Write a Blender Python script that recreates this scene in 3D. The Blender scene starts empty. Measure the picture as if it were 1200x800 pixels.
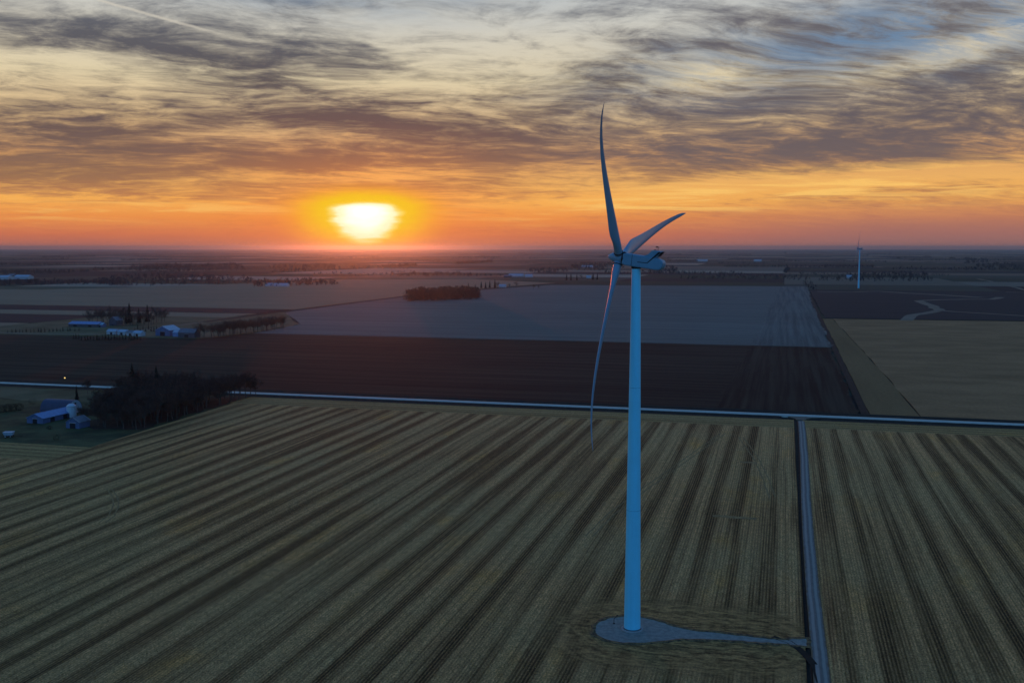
import bpy, math, random
import numpy as np
from mathutils import Vector, Matrix, Euler

R = math.radians
scene = bpy.context.scene
C = scene.collection

# ------------------------------------------------------------------ camera
CAM_H = 82.65
FPX = 1190.0                      # focal length in pixels of a 1200 px wide frame
PITCH = math.atan(110 / FPX)
cam = bpy.data.cameras.new('camera')
cam.sensor_width = 36.0
cam.lens = FPX / 1200 * 36.0
cam.clip_start = 0.5
cam.clip_end = 90000
co = bpy.data.objects.new('camera', cam)
C.objects.link(co)
co.location = (0, 0, CAM_H)
co.rotation_euler = (R(90) - PITCH, 0, 0)
scene.camera = co
scene.render.resolution_x, scene.render.resolution_y = 1024, 682

# ------------------------------------------------------------------ colour management, cycles
vs = scene.view_settings
vs.view_transform = 'Standard'
vs.look = 'None'
vs.exposure = 0.0
vs.gamma = 1.0
vs.use_curve_mapping = False
scene.render.engine = 'CYCLES'
cy = scene.cycles
cy.max_bounces = 5
cy.diffuse_bounces = 2
cy.glossy_bounces = 2
cy.transmission_bounces = 2
cy.volume_bounces = 1
cy.transparent_max_bounces = 8
cy.use_denoising = True

def lin(r, g, b):
    f = lambda c: (c / 255 / 12.92) if c <= 10 else ((c / 255 + .055) / 1.055) ** 2.4
    return (f(r), f(g), f(b), 1)

def azel(px, py):
    """azimuth (deg, right positive) and elevation (deg) of a direction seen in the photograph"""
    x = (px - 600) / FPX; v = -(py - 400) / FPX
    cp, sp = math.cos(PITCH), math.sin(PITCH)
    d = Vector((x, cp + v * sp, -sp + v * cp)).normalized()
    return math.degrees(math.atan2(d.x, d.y)), math.degrees(math.asin(d.z))

# ------------------------------------------------------------------ node helper
class NT:
    def __init__(s, tree): s.t = tree; s.n = tree.nodes; s.l = tree.links
    def new(s, typ, **kw):
        nd = s.n.new(typ)
        for k, v in kw.items(): setattr(nd, k, v)
        return nd
    def put(s, sock, v):
        if isinstance(v, bpy.types.NodeSocket): s.l.new(v, sock)
        elif v is not None: sock.default_value = v
    def m(s, op, a, b=None, c=None, clamp=False):
        nd = s.new('ShaderNodeMath', operation=op, use_clamp=clamp)
        for i, v in enumerate((a, b, c)):
            if v is not None: s.put(nd.inputs[i], v)
        return nd.outputs[0]
    def vm(s, op, a, b=None):
        nd = s.new('ShaderNodeVectorMath', operation=op)
        s.put(nd.inputs[0], a)
        if b is not None: s.put(nd.inputs[1], b)
        return nd.outputs[0]
    def mix(s, f, a, b, blend='MIX'):
        nd = s.new('ShaderNodeMix', data_type='RGBA', blend_type=blend)
        s.put(nd.inputs[0], f); s.put(nd.inputs[6], a); s.put(nd.inputs[7], b)
        return nd.outputs[2]
    def ramp(s, f, stops, interp='LINEAR'):
        nd = s.new('ShaderNodeValToRGB')
        cr = nd.color_ramp; cr.interpolation = interp
        while len(cr.elements) < len(stops): cr.elements.new(0.5)
        for e, (p, c) in zip(cr.elements, stops):
            e.position = p
            e.color = c if len(c) == 4 else (*c, 1)
        s.put(nd.inputs[0], f)
        return nd.outputs[0], nd.outputs[1]
    def step(s, v, lo, hi, a=0., b=1.):
        nd = s.new('ShaderNodeMapRange', interpolation_type='SMOOTHSTEP')
        s.put(nd.inputs[0], v)
        for i, x in zip((1, 2, 3, 4), (lo, hi, a, b)): nd.inputs[i].default_value = x
        return nd.outputs[0]
    def noise(s, vec, scale, detail=4, rough=.55, dist=0., dims='3D', w=None):
        nd = s.new('ShaderNodeTexNoise', noise_dimensions=dims)
        if vec is not None: s.put(nd.inputs['Vector'], vec)
        if w is not None: s.put(nd.inputs['W'], w)
        nd.inputs['Scale'].default_value = scale
        nd.inputs['Detail'].default_value = detail
        nd.inputs['Roughness'].default_value = rough
        nd.inputs['Distortion'].default_value = dist
        return nd.outputs[0]
    def xyz(s, x, y, z=0.):
        nd = s.new('ShaderNodeCombineXYZ')
        for i, v in enumerate((x, y, z)): s.put(nd.inputs[i], v)
        return nd.outputs[0]

# ------------------------------------------------------------------ world: dusk sky with a veil of lit cloud
SUN_AZ, SUN_EL = azel(428, 262)
world = bpy.data.worlds.new('World')
scene.world = world
world.use_nodes = True
def build_world():
    T = NT(world.node_tree)
    for n in list(T.n): T.n.remove(n)
    out = T.new('ShaderNodeOutputWorld'); bg = T.new('ShaderNodeBackground')
    T.l.new(bg.outputs[0], out.inputs[0])
    sky = T.new('ShaderNodeTexSky', sky_type='NISHITA')
    sky.sun_disc = False
    sky.sun_elevation = R(SUN_EL); sky.sun_rotation = R(SUN_AZ)
    sky.altitude = 300; sky.air_density = 1.0; sky.dust_density = 1.0; sky.ozone_density = 4.0
    clear = T.mix(1.0, sky.outputs[0], (1.0, 1.06, 1.0, 1), 'MULTIPLY')
    sc_ = T.new('ShaderNodeVectorMath', operation='SCALE'); T.put(sc_.inputs[0], clear); sc_.inputs[3].default_value = SKY_K
    clear = sc_.outputs[0]
    tc = T.new('ShaderNodeTexCoord').outputs['Generated']
    sep = T.new('ShaderNodeSeparateXYZ'); T.put(sep.inputs[0], tc)
    X, Y, Z = sep.outputs
    el = T.m('MULTIPLY', T.m('ARCSINE', Z), 180 / math.pi)
    az = T.m('MULTIPLY', T.m('ARCTAN2', X, Y), 180 / math.pi)
    daz = T.m('SUBTRACT', az, SUN_AZ); delv = T.m('SUBTRACT', el, SUN_EL)
    # ---- cloud sheet: directions projected on a high layer
    zz = T.m('ADD', T.m('MAXIMUM', Z, 0.), .115)
    qx = T.m('DIVIDE', X, zz); qy = T.m('DIVIDE', Y, zz)
    a = R(14)
    rx = T.m('ADD', T.m('MULTIPLY', qx, math.cos(a)), T.m('MULTIPLY', qy, math.sin(a)))
    ry = T.m('SUBTRACT', T.m('MULTIPLY', qy, math.cos(a)), T.m('MULTIPLY', qx, math.sin(a)))
    P = T.xyz(rx, ry, 0.)
    wn = T.new('ShaderNodeTexNoise'); T.put(wn.inputs[0], P); wn.inputs['Scale'].default_value = 1.1; wn.inputs['Detail'].default_value = 3
    warp = T.vm('MULTIPLY', T.vm('SUBTRACT', wn.outputs[1], (.5, .5, .5)), (.9, .9, 0))
    P1 = T.vm('ADD', T.vm('MULTIPLY', P, (.80, 1.20, 1)), warp)
    n1 = T.noise(P1, 1.25, 9, .62, .15)
    P2 = T.vm('ADD', T.vm('MULTIPLY', P, (1.5, 2.6, 1)), T.vm('MULTIPLY', warp, (1.2, 1.2, 0)))
    n2 = T.noise(P2, 2.6, 9, .66, .25)
    cloud = T.m('ADD', T.m('MULTIPLY', n1, .52), T.m('MULTIPLY', n2, .48))
    # ---- the larger banks and openings of this sky, in azimuth and elevation
    AE = T.xyz(az, el, 0.)
    def blob(px, py, w, h, amp, tilt=0.):
        a0, e0 = azel(px, py); k = 1 / FPX * 180 / math.pi
        mp = T.new('ShaderNodeMapping', vector_type='TEXTURE')
        T.put(mp.inputs[0], AE)
        mp.inputs[1].default_value = (a0, e0, 0); mp.inputs[2].default_value = (0, 0, R(tilt)); mp.inputs[3].default_value = (w * k, h * k, 1)
        dt = T.new('ShaderNodeVectorMath', operation='DOT_PRODUCT'); T.put(dt.inputs[0], mp.outputs[0]); T.put(dt.inputs[1], mp.outputs[0])
        return T.m('MULTIPLY', T.m('POWER', math.exp(-1), dt.outputs['Value']), amp)
    bias = blob(110, 205, 260, 17, .08)
    for b in [(230, 62, 120, 20, .16, -9), (60, 30, 90, 22, .10, -10), (330, 118, 260, 24, .15, -7), (520, 150, 200, 12, .09, -3),
              (400, 72, 70, 20, .12, -8), (350, 2, 120, 8, .12, 0), (60, 145, 160, 20, .10, 0), (250, 186, 420, 22, .06, 0),
              (800, 184, 420, 24, .09, 0), (720, 120, 90, 28, .10, 10), (900, 120, 160, 24, .12, 8), (1100, 150, 160, 30, .12, 6),
              (1170, 70, 80, 18, .12, 20), (990, 45, 220, 26, .08, 6), (760, 60, 70, 20, .05, 10),
              (30, 70, 110, 14, -.16, -4), (620, 45, 80, 26, -.09, 0), (480, 98, 130, 10, -.06, -4), (820, 90, 60, 16, -.10, 10),
              (500, 130, 60, 14, -.07, 0), (1080, 205, 220, 9, -.16, 3), (240, 160, 120, 8, -.06, 2), (860, 218, 160, 8, -.10, 4),
              (1120, 60, 120, 14, -.10, 14), (120, 250, 260, 14, -.12, 0), (420, 207, 100, 8, -.2, 2), (300, 205, 30, 8, -.1, 0),
              (740, 235, 160, 14, -.12, 6)]:
        g = blob(*b); bias = g if bias is None else T.m('ADD', bias, g)
    # beyond the frame the banks thin out towards the far side of the sky
    back = T.step(T.m('ABSOLUTE', daz), 55., 120.)
    high = T.step(el, 17., 52.)
    dens = T.m('ADD', cloud, bias)
    bank = T.m('MULTIPLY', T.step(T.m('ADD', el, T.m('MULTIPLY', T.m('SUBTRACT', n2, .5), .9)), azel(100, 233)[1], azel(100, 226)[1]), T.m('MULTIPLY', T.step(az, 3., -9.), T.step(el, 6.2, 4.2)))
    dens = T.m('ADD', dens, T.m('MULTIPLY', bank, .07))
    wisp = T.noise(T.vm('ADD', T.vm('MULTIPLY', P, (2.6, 5.0, 1)), T.vm('MULTIPLY', warp, (1.9, 1.9, 0))), 2.6, 8, .7, .0)
    dens = T.m('ADD', dens, T.m('MULTIPLY', T.m('SUBTRACT', wisp, .5), .30))
    dark = T.step(dens, .40, .70)
    e01 = T.m('DIVIDE', T.m('MAXIMUM', el, 0.), 20., clamp=True)
    Lc, _ = T.ramp(e01, [(0, lin(184, 110, 94)), (.035, lin(212, 118, 80)), (.08, lin(236, 146, 74)), (.125, lin(248, 176, 86)), (.18, lin(236, 176, 100)),
                         (.25, lin(214, 158, 104)), (.34, lin(218, 184, 136)), (.45, lin(224, 207, 170)), (.6, lin(208, 205, 194)), (.8, lin(170, 185, 200)), (1, lin(130, 160, 190))])
    Dc, _ = T.ramp(e01, [(0, lin(178, 106, 92)), (.035, lin(198, 108, 78)), (.08, lin(206, 122, 74)), (.115, lin(190, 126, 80)), (.18, lin(150, 110, 82)),
                         (.25, lin(118, 94, 84)), (.34, lin(96, 82, 82)), (.45, lin(88, 82, 84)), (.6, lin(96, 98, 106)), (.8, lin(90, 108, 132)), (1, lin(70, 96, 130))])
    dm = T.m('ADD', .74, T.m('MULTIPLY', T.m('ADD', T.m('MULTIPLY', wisp, .5), T.m('MULTIPLY', n2, .5)), .55))
    col = T.mix(dark, Lc, T.mix(1.0, Dc, T.xyz(dm, dm, dm), 'MULTIPLY'))
    # right-hand side cooler, blue openings above
    rgt = T.step(az, 2., 30.)
    col = T.mix(T.m('MULTIPLY', T.m('MULTIPLY', T.step(az, -4., 12.), T.step(el, 3.2, 5.2)), T.m('MULTIPLY', dark, .55)), col, lin(104, 98, 104))
    low = T.step(el, 3.4, .3)
    col = T.mix(T.m('MULTIPLY', T.m('MULTIPLY', T.step(az, 1., 22.), low), .80), col, lin(146, 108, 106))
    bl = T.m('ADD', blob(1010, 50, 260, 40, .75, 6), blob(1180, 5, 160, 40, .5))
    bl = T.m('ADD', bl, blob(420, -5, 200, 30, .35))
    bl = T.m('MULTIPLY', bl, T.step(n2, .62, .38))
    col = T.mix(T.m('MINIMUM', bl, .85), col, lin(104, 134, 166))
    # golden streaks low on the right and left
    st = T.noise(T.xyz(T.m('MULTIPLY', az, .05), T.m('MULTIPLY', el, .9), 3.), 2.2, 6, .6, .6)
    band = T.m('ADD', T.m('ADD', blob(1060, 215, 300, 18, .9, 2), blob(780, 240, 160, 14, .7, 5)), blob(150, 245, 340, 13, .7))
    col = T.mix(T.m('MULTIPLY', T.step(st, .48, .62), T.m('MINIMUM', band, .9)), col, lin(252, 198, 108))
    # contrail
    (a0, e0), (a1, e1) = azel(108, -2), azel(250, 38)
    L_ = math.hypot(a1 - a0, e1 - e0); ux, uy = (a1 - a0) / L_, (e1 - e0) / L_
    dx = T.m('SUBTRACT', az, a0); dy = T.m('SUBTRACT', el, e0)
    al = T.m('ADD', T.m('MULTIPLY', dx, ux), T.m('MULTIPLY', dy, uy))
    ac = T.m('SUBTRACT', T.m('MULTIPLY', dy, ux), T.m('MULTIPLY', dx, uy))
    ac = T.m('ADD', ac, T.m('MULTIPLY', T.m('SUBTRACT', T.noise(T.xyz(al, 0., 0.), 1.3, 3), .5), .12))
    tr = T.m('MULTIPLY', T.step(T.m('ABSOLUTE', ac), .11, .01), T.m('MULTIPLY', T.step(al, L_ * 1.25, L_ * .7), T.step(al, -3., -.5)))
    col = T.mix(T.m('MULTIPLY', tr, .55), col, lin(214, 206, 190))
    # clear dusk sky where the veil ends
    fade = T.m('MAXIMUM', back, high)
    col = T.mix(fade, col, clear)
    # ---- sun low behind the veil: wide orange glow, yellow rim, white body cut by a cloud edge
    r = T.m('SQRT', T.m('ADD', T.m('POWER', T.m('ABSOLUTE', T.m('DIVIDE', daz, 9.5)), 2.), T.m('POWER', T.m('ABSOLUTE', T.m('DIVIDE', delv, 4.2)), 2.)))
    gl = T.m('EXPONENT', T.m('MULTIPLY', T.m('POWER', r, 1.4), -1.9))
    col = T.mix(T.m('MULTIPLY', gl, .75), col, lin(255, 140, 52))
    up = T.m('ADD', blob(450, 205, 110, 22, .55), blob(440, 165, 60, 30, .25))
    col = T.mix(T.m('MULTIPLY', up, T.step(dens, .62, .40)), col, lin(255, 176, 92))
    dv = T.m('SUBTRACT', el, azel(428, 246)[1])
    vdn = T.m('DIVIDE', T.m('MINIMUM', dv, 0.), 1.9)
    vup = T.m('DIVIDE', T.m('MAXIMUM', dv, 0.), .52)
    wob = T.m('MULTIPLY', T.m('SUBTRACT', T.noise(T.xyz(T.m('MULTIPLY', az, .45), T.m('MULTIPLY', el, 2.6), 0.), 1.5, 3, .5), .5), .45)
    def oval(rx, dn, upr):
        a_ = T.m('DIVIDE', daz, rx); d_ = T.m('DIVIDE', T.m('MINIMUM', dv, 0.), dn); u_ = T.m('DIVIDE', T.m('MAXIMUM', dv, 0.), upr)
        return T.m('SQRT', T.m('ADD', T.m('MULTIPLY', a_, a_), T.m('ADD', T.m('MULTIPLY', d_, d_), T.m('MULTIPLY', u_, u_))))
    q1 = T.m('ADD', oval(4.1, 2.4, 1.25), T.m('MULTIPLY', wob, .35))
    col = T.mix(T.m('MULTIPLY', T.step(q1, 1.35, .55), .97), col, T.ramp(q1, [(0, (.95, .62, .02)), (.62, (.92, .54, .012)), (1, (.95, .40, .02))])[0])
    q2 = T.m('ADD', oval(1.9, 1.75, .42), wob)
    core, _ = T.ramp(T.m('DIVIDE', q2, 1.3), [(0, (1.55, 1.48, 1.32)), (.35, (1.25, 1.18, .95)), (.62, (1.05, .98, .60)), (.8, (1., .84, .25)), (1, (.95, .62, .04))], 'EASE')
    col = T.mix(T.step(q2, 1.22, .80), col, core)
    # ground side of the world
    below = T.step(Z, -.004, -.02)
    col = T.mix(below, col, (.03, .03, .035, 1))
    T.l.new(col, bg.inputs[0])
    bg.inputs[1].default_value = 1.0
SKY_K = 0.78
build_world()
world.cycles.sampling_method = 'MANUAL'
world.cycles.sample_map_resolution = 2048

# ------------------------------------------------------------------ sun lamp
sl = bpy.data.lights.new('sun', 'SUN')
sl.energy = 0.40
sl.angle = R(0.6)
sl.color = (1.0, .12, .02)
so = bpy.data.objects.new('sun', sl); C.objects.link(so)
sd = Vector((math.sin(R(SUN_AZ)) * math.cos(R(SUN_EL)), math.cos(R(SUN_AZ)) * math.cos(R(SUN_EL)), math.sin(R(SUN_EL))))
so.rotation_euler = sd.to_track_quat('Z', 'Y').to_euler()
so.location = (-60, 300, 140)
so['kind'] = 'structure'

# ------------------------------------------------------------------ survey grid: s runs along the road, t away along the field rows
GA = R(15.0)
ROTZ = -GA
def W(s, t, z=0.):
    return Vector((s * math.cos(GA) + t * math.sin(GA), -s * math.sin(GA) + t * math.cos(GA), z))
def ST(x, y):
    return x * math.cos(GA) - y * math.sin(GA), x * math.sin(GA) + y * math.cos(GA)
def gpx(px, py):
    x = (px - 600) / FPX; v = -(py - 400) / FPX
    cp, sp = math.cos(PITCH), math.sin(PITCH)
    d = Vector((x, cp + v * sp, -sp + v * cp)); k = -CAM_H / d.z
    return ST(d.x * k, d.y * k)

# ------------------------------------------------------------------ mesh helpers
def link(o, parent=None):
    C.objects.link(o)
    if parent is not None: o.parent = parent
    return o
def tag(o, label=None, cat=None, group=None, kind=None):
    if label: o['label'] = label
    if cat: o['category'] = cat
    if group: o['group'] = group
    if kind: o['kind'] = kind
    return o
def empty(name, loc=(0, 0, 0), rz=0.):
    o = bpy.data.objects.new(name, None); o.empty_display_size = .5
    C.objects.link(o); o.location = loc; o.rotation_euler = (0, 0, rz)
    return o
def mesh_np(name, V, F, mat=None, smooth=False):
    """V (n,3); F list of faces or (m,3)/(m,4) int array"""
    me = bpy.data.meshes.new(name)
    if isinstance(F, np.ndarray):
        k = F.shape[1]; nf = len(F)
        me.vertices.add(len(V)); me.vertices.foreach_set('co', np.asarray(V, np.float32).ravel())
        me.loops.add(nf * k); me.loops.foreach_set('vertex_index', F.astype(np.int32).ravel())
        me.polygons.add(nf); me.polygons.foreach_set('loop_start', np.arange(0, nf * k, k, dtype=np.int32))
        me.update(calc_edges=True); me.validate()
    else:
        me.from_pydata([tuple(v) for v in V], [], F); me.update()
    if smooth:
        me.polygons.foreach_set('use_smooth', [True] * len(me.polygons))
    if mat: me.materials.append(mat)
    return me
def obj(name, me, parent=None):
    return link(bpy.data.objects.new(name, me), parent)
class MB:
    def __init__(s): s.v = []; s.f = []
    def add(s, V, F):
        o = len(s.v); s.v += [tuple(v) for v in V]; s.f += [tuple(i + o for i in f) for f in F]; return s
    def box(s, x0, x1, y0, y1, z0, z1, M=None):
        V = [Vector(p) for p in ((x0, y0, z0), (x1, y0, z0), (x1, y1, z0), (x0, y1, z0), (x0, y0, z1), (x1, y0, z1), (x1, y1, z1), (x0, y1, z1))]
        if M: V = [M @ v for v in V]
        return s.add(V, [(0, 3, 2, 1), (4, 5, 6, 7), (0, 1, 5, 4), (1, 2, 6, 5), (2, 3, 7, 6), (3, 0, 4, 7)])
    def tube(s, p0, p1, r0, r1, n=6, cap=True):
        p0, p1 = Vector(p0), Vector(p1); d = (p1 - p0).normalized()
        u = d.orthogonal().normalized(); w = d.cross(u)
        V = [p0 + (u * math.cos(2 * math.pi * i / n) + w * math.sin(2 * math.pi * i / n)) * r0 for i in range(n)]
        V += [p1 + (u * math.cos(2 * math.pi * i / n) + w * math.sin(2 * math.pi * i / n)) * r1 for i in range(n)]
        F = [(i, (i + 1) % n, n + (i + 1) % n, n + i) for i in range(n)]
        if cap: F += [tuple(range(n - 1, -1, -1)), tuple(range(n, 2 * n))]
        return s.add(V, F)
    def lathe(s, prof, n=48, cap=True):
        V = []; F = []
        for r, z in prof: V += [(r * math.cos(2 * math.pi * i / n), r * math.sin(2 * math.pi * i / n), z) for i in range(n)]
        for k in range(len(prof) - 1):
            F += [(k * n + i, k * n + (i + 1) % n, (k + 1) * n + (i + 1) % n, (k + 1) * n + i) for i in range(n)]
        if cap: F += [tuple(range(n - 1, -1, -1)), tuple(range((len(prof) - 1) * n, len(prof) * n))]
        return s.add(V, F)
    def prism(s, poly, y0, y1):
        """poly in (x,z), extruded along y"""
        n = len(poly)
        V = [(x, y0, z) for x, z in poly] + [(x, y1, z) for x, z in poly]
        F = [(i, (i + 1) % n, n + (i + 1) % n, n + i) for i in range(n)] + [tuple(range(n - 1, -1, -1)), tuple(range(n, 2 * n))]
        return s.add(V, F)
    def build(s, name, mat, parent=None, smooth=False, bevel=0.):
        o = obj(name, mesh_np(name, s.v, s.f, mat, smooth), parent)
        if bevel:
            b = o.modifiers.new('bevel', 'BEVEL'); b.width = bevel; b.segments = 2; b.limit_method = 'ANGLE'
        return o

# ------------------------------------------------------------------ materials
def new_mat(name):
    m = bpy.data.materials.new(name); m.use_nodes = True
    T = NT(m.node_tree)
    return m, T, T.n['Principled BSDF']
def simple(name, c1, c2=None, scale=1., rough=.85, bump=0., spec=.2, metal=0., coord='Object', stretch=(1, 1, 1)):
    m, T, b = new_mat(name)
    b.inputs['Roughness'].default_value = rough
    b.inputs['Specular IOR Level'].default_value = spec
    b.inputs['Metallic'].default_value = metal
    if c2 is None: c2 = tuple(x * .8 for x in c1)
    v = T.new('ShaderNodeTexCoord').outputs[coord]
    if stretch != (1, 1, 1): v = T.vm('MULTIPLY', v, stretch)
    n = T.noise(v, scale, 5, .6)
    T.put(b.inputs['Base Color'], T.mix(T.step(n, .35, .65), (*c1, 1), (*c2, 1)))
    if bump:
        bp = T.new('ShaderNodeBump'); bp.inputs['Strength'].default_value = 1; bp.inputs['Distance'].default_value = bump
        T.put(bp.inputs['Height'], n); T.l.new(bp.outputs[0], b.inputs['Normal'])
    return m
def uv(T): return T.new('ShaderNodeUVMap', uv_map='UVMap').outputs[0]

def stubble_mat(name, along=False, period=9.1, light=(.76, .385, .145), dark=(.20, .104, .040), phase=0., amount=1., driven=False):
    """harvested maize: swaths of pale residue between darker standing stubble; UV in metres (s across rows, t along)"""
    m, T, b = new_mat(name)
    b.inputs['Roughness'].default_value = .95; b.inputs['Specular IOR Level'].default_value = .08
    sp = T.new('ShaderNodeSeparateXYZ'); T.put(sp.inputs[0], uv(T))
    s, t = (sp.outputs[1], sp.outputs[0]) if along else (sp.outputs[0], sp.outputs[1])
    wig = T.m('MULTIPLY', T.m('SUBTRACT', T.noise(T.xyz(T.m('MULTIPLY', s, .03), T.m('MULTIPLY', t, .012), 0.), 1., 3), .5), 3.0)
    ss = T.m('ADD', s, wig)
    w1 = T.m('SINE', T.m('ADD', T.m('MULTIPLY', ss, 2 * math.pi / period), phase))
    # each pass differs: slow change across and along the rows
    nb = T.noise(T.xyz(T.m('MULTIPLY', s, .24), T.m('MULTIPLY', t, .0035), 5.), 1., 4, .6)
    nf = T.noise(T.xyz(T.m('MULTIPLY', s, .9), T.m('MULTIPLY', t, .012), 9.), 1., 4, .65)
    big = T.noise(T.xyz(T.m('MULTIPLY', s, .012), T.m('MULTIPLY', t, .012), 2.), 1., 4, .6)
    v = T.m('ADD', T.m('MULTIPLY', w1, .34 * amount), T.m('MULTIPLY', T.m('SUBTRACT', nb, .5), 2.3 * amount))
    v = T.m('ADD', v, T.m('MULTIPLY', T.m('SUBTRACT', nf, .5), 1.5))
    v = T.m('ADD', v, T.m('MULTIPLY', T.m('SUBTRACT', big, .5), .9))
    lt = T.step(v, -.60, .42)
    fine = T.noise(T.xyz(T.m('MULTIPLY', ss, .62), T.m('MULTIPLY', t, .0045), 13.), 1., 3, .6)
    lt = T.m('MULTIPLY', lt, T.step(fine, .30, .56, .45, 1.))
    patch = T.noise(T.xyz(T.m('MULTIPLY', s, .05), T.m('MULTIPLY', t, .022), 17.), 1., 5, .65)
    # single rows, 0.76 m apart, plainest where little residue lies
    rw = T.m('SINE', T.m('MULTIPLY', s, 2 * math.pi / .76))
    grain = T.step(T.noise(T.xyz(T.m('MULTIPLY', s, 2.6), T.m('MULTIPLY', t, 1.5), 0.), 1., 5, .75), .28, .72)
    clod = T.noise(T.xyz(T.m('MULTIPLY', s, .7), T.m('MULTIPLY', t, .35), 7.), 1., 3, .6)
    d2 = T.mix(T.step(rw, -.5, .9), tuple(c * .45 for c in dark) + (1,), tuple(c * 1.5 for c in dark) + (1,))
    hue = T.mix(T.step(big, .35, .65), (*light, 1), (light[0] * .82, light[1] * .93, light[2] * .98, 1))
    hue = T.mix(T.step(patch, .52, .74), hue, (light[0] * 1.05, light[1] * .98, light[2] * .72, 1))
    col = T.mix(lt, d2, hue)
    g = T.m('ADD', T.m('ADD', .12, T.m('MULTIPLY', grain, 1.25)), T.m('MULTIPLY', clod, .55))
    rowl = T.m('ADD', .90, T.m('MULTIPLY', T.m('MULTIPLY', T.step(rw, -.6, .6), T.step(clod, .3, .7)), .30)); g = T.m('MULTIPLY', g, rowl)
    col = T.mix(1.0, col, T.xyz(g, g, g), 'MULTIPLY')
    if driven:      # ground turned over by cranes and lorries round the turbine pad
        ds = T.m('SUBTRACT', s, TS - 1.); dt = T.m('SUBTRACT', t, TT - 1.)
        ds2 = T.m('SUBTRACT', ds, T.m('MINIMUM', T.m('MAXIMUM', ds, 0.), 26.))
        r = T.m('SQRT', T.m('ADD', T.m('MULTIPLY', ds2, ds2), T.m('MULTIPLY', T.m('MULTIPLY', dt, dt), .62)))
        wob = T.noise(T.xyz(s, t, 0.), .11, 5, .6)
        rr = T.m('ADD', r, T.m('MULTIPLY', T.m('SUBTRACT', wob, .5), 14.))
        ring = T.noise(T.xyz(T.m('MULTIPLY', T.m('ADD', r, T.m('MULTIPLY', wob, 5.)), .85), T.m('MULTIPLY', T.m('ARCTAN2', dt, ds2), .8), 0.), 1., 6, .7)
        gr = T.noise(T.xyz(s, t, 2.), 1.4, 5, .75)
        pat = T.noise(T.xyz(T.m('MULTIPLY', s, .35), T.m('MULTIPLY', t, .8), 6.), 1., 6, .7)
        mixv = T.m('ADD', T.m('MULTIPLY', ring, .38), T.m('MULTIPLY', pat, .62))
        tc_ = T.mix(T.step(mixv, .38, .64), (.11, .068, .030, 1), (.82, .46, .16, 1))
        g2 = T.m('ADD', .05, T.m('MULTIPLY', gr, 1.6))
        tc_ = T.mix(1.0, tc_, T.xyz(g2, g2, g2), 'MULTIPLY')
        col = T.mix(T.m('MULTIPLY', T.step(rr, 21., 10.), .9), col, tc_)
    T.put(b.inputs['Base Color'], col)
    bp = T.new('ShaderNodeBump'); bp.inputs['Strength'].default_value = 1; bp.inputs['Distance'].default_value = .22
    T.put(bp.inputs['Height'], T.m('ADD', T.m('MULTIPLY', grain, 1.), T.m('MULTIPLY', rw, .12))); T.l.new(bp.outputs[0], b.inputs['Normal'])
    return m
def tilled_mat(name, c1, c2, streak_s=.004, streak_t=.09, rough=.95, contrast=.25, accent=None):
    """worked soil or close-cut crop with streaks along s"""
    m, T, b = new_mat(name)
    b.inputs['Roughness'].default_value = rough; b.inputs['Specular IOR Level'].default_value = .1
    sp = T.new('ShaderNodeSeparateXYZ'); T.put(sp.inputs[0], uv(T)); s, t = sp.outputs[0], sp.outputs[1]
    wg = T.m('MULTIPLY', T.noise(T.xyz(T.m('MULTIPLY', s, .006), T.m('MULTIPLY', t, .006), 0.), 1., 3), 14.)
    t2 = T.m('ADD', t, wg)
    n = T.noise(T.xyz(T.m('MULTIPLY', s, streak_s), T.m('MULTIPLY', t2, streak_t), 0.), 1., 6, .62)
    big = T.noise(T.xyz(T.m('MULTIPLY', s, .006), T.m('MULTIPLY', t, .006), 4.), 1., 4, .6)
    gr = T.noise(T.xyz(T.m('MULTIPLY', s, .5), T.m('MULTIPLY', t, .5), 1.), 1., 4, .65)
    v = T.m('ADD', T.m('MULTIPLY', n, .75), T.m('MULTIPLY', big, .25))
    col = T.mix(T.step(v, .5 - contrast, .5 + contrast), (*c1, 1), (*c2, 1))
    g = T.m('ADD', .5, gr)
    col = T.mix(1.0, col, T.xyz(g, g, g), 'MULTIPLY')
    T.put(b.inputs['Base Color'], col)
    bp = T.new('ShaderNodeBump'); bp.inputs['Strength'].default_value = 1; bp.inputs['Distance'].default_value = .15
    T.put(bp.inputs['Height'], gr); T.l.new(bp.outputs[0], b.inputs['Normal'])
    return m
def track_mat(name, base, rut, w, grass=None):
    """gravel with two wheel tracks; UV x = metres from the centre line"""
    m, T, b = new_mat(name)
    b.inputs['Roughness'].default_value = .8; b.inputs['Specular IOR Level'].default_value = .3
    sp = T.new('ShaderNodeSeparateXYZ'); T.put(sp.inputs[0], uv(T)); u, v = sp.outputs[0], sp.outputs[1]
    wig = T.m('MULTIPLY', T.m('SUBTRACT', T.noise(T.xyz(T.m('MULTIPLY', v, .03), 0., 0.), 1., 3), .5), .8)
    au = T.m('ABSOLUTE', T.m('ADD', u, wig))
    k = T.step(T.m('ABSOLUTE', T.m('SUBTRACT', au, w * .42)), w * .10, w * .30)
    n = T.noise(T.xyz(u, T.m('MULTIPLY', v, .25), 0.), 1.3, 5, .65)
    k = T.m('ADD', T.m('MULTIPLY', k, .75), T.m('MULTIPLY', T.m('SUBTRACT', n, .5), .9), clamp=True)
    col = T.mix(k, (*base, 1), (*rut, 1))
    if grass is not None:
        e = T.m('ADD', au, T.m('MULTIPLY', T.m('SUBTRACT', n, .5), w * .7))
        col = T.mix(T.step(e, w * .80, w * .98), col, (*grass, 1))
    T.put(b.inputs['Base Color'], col)
    return m
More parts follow.
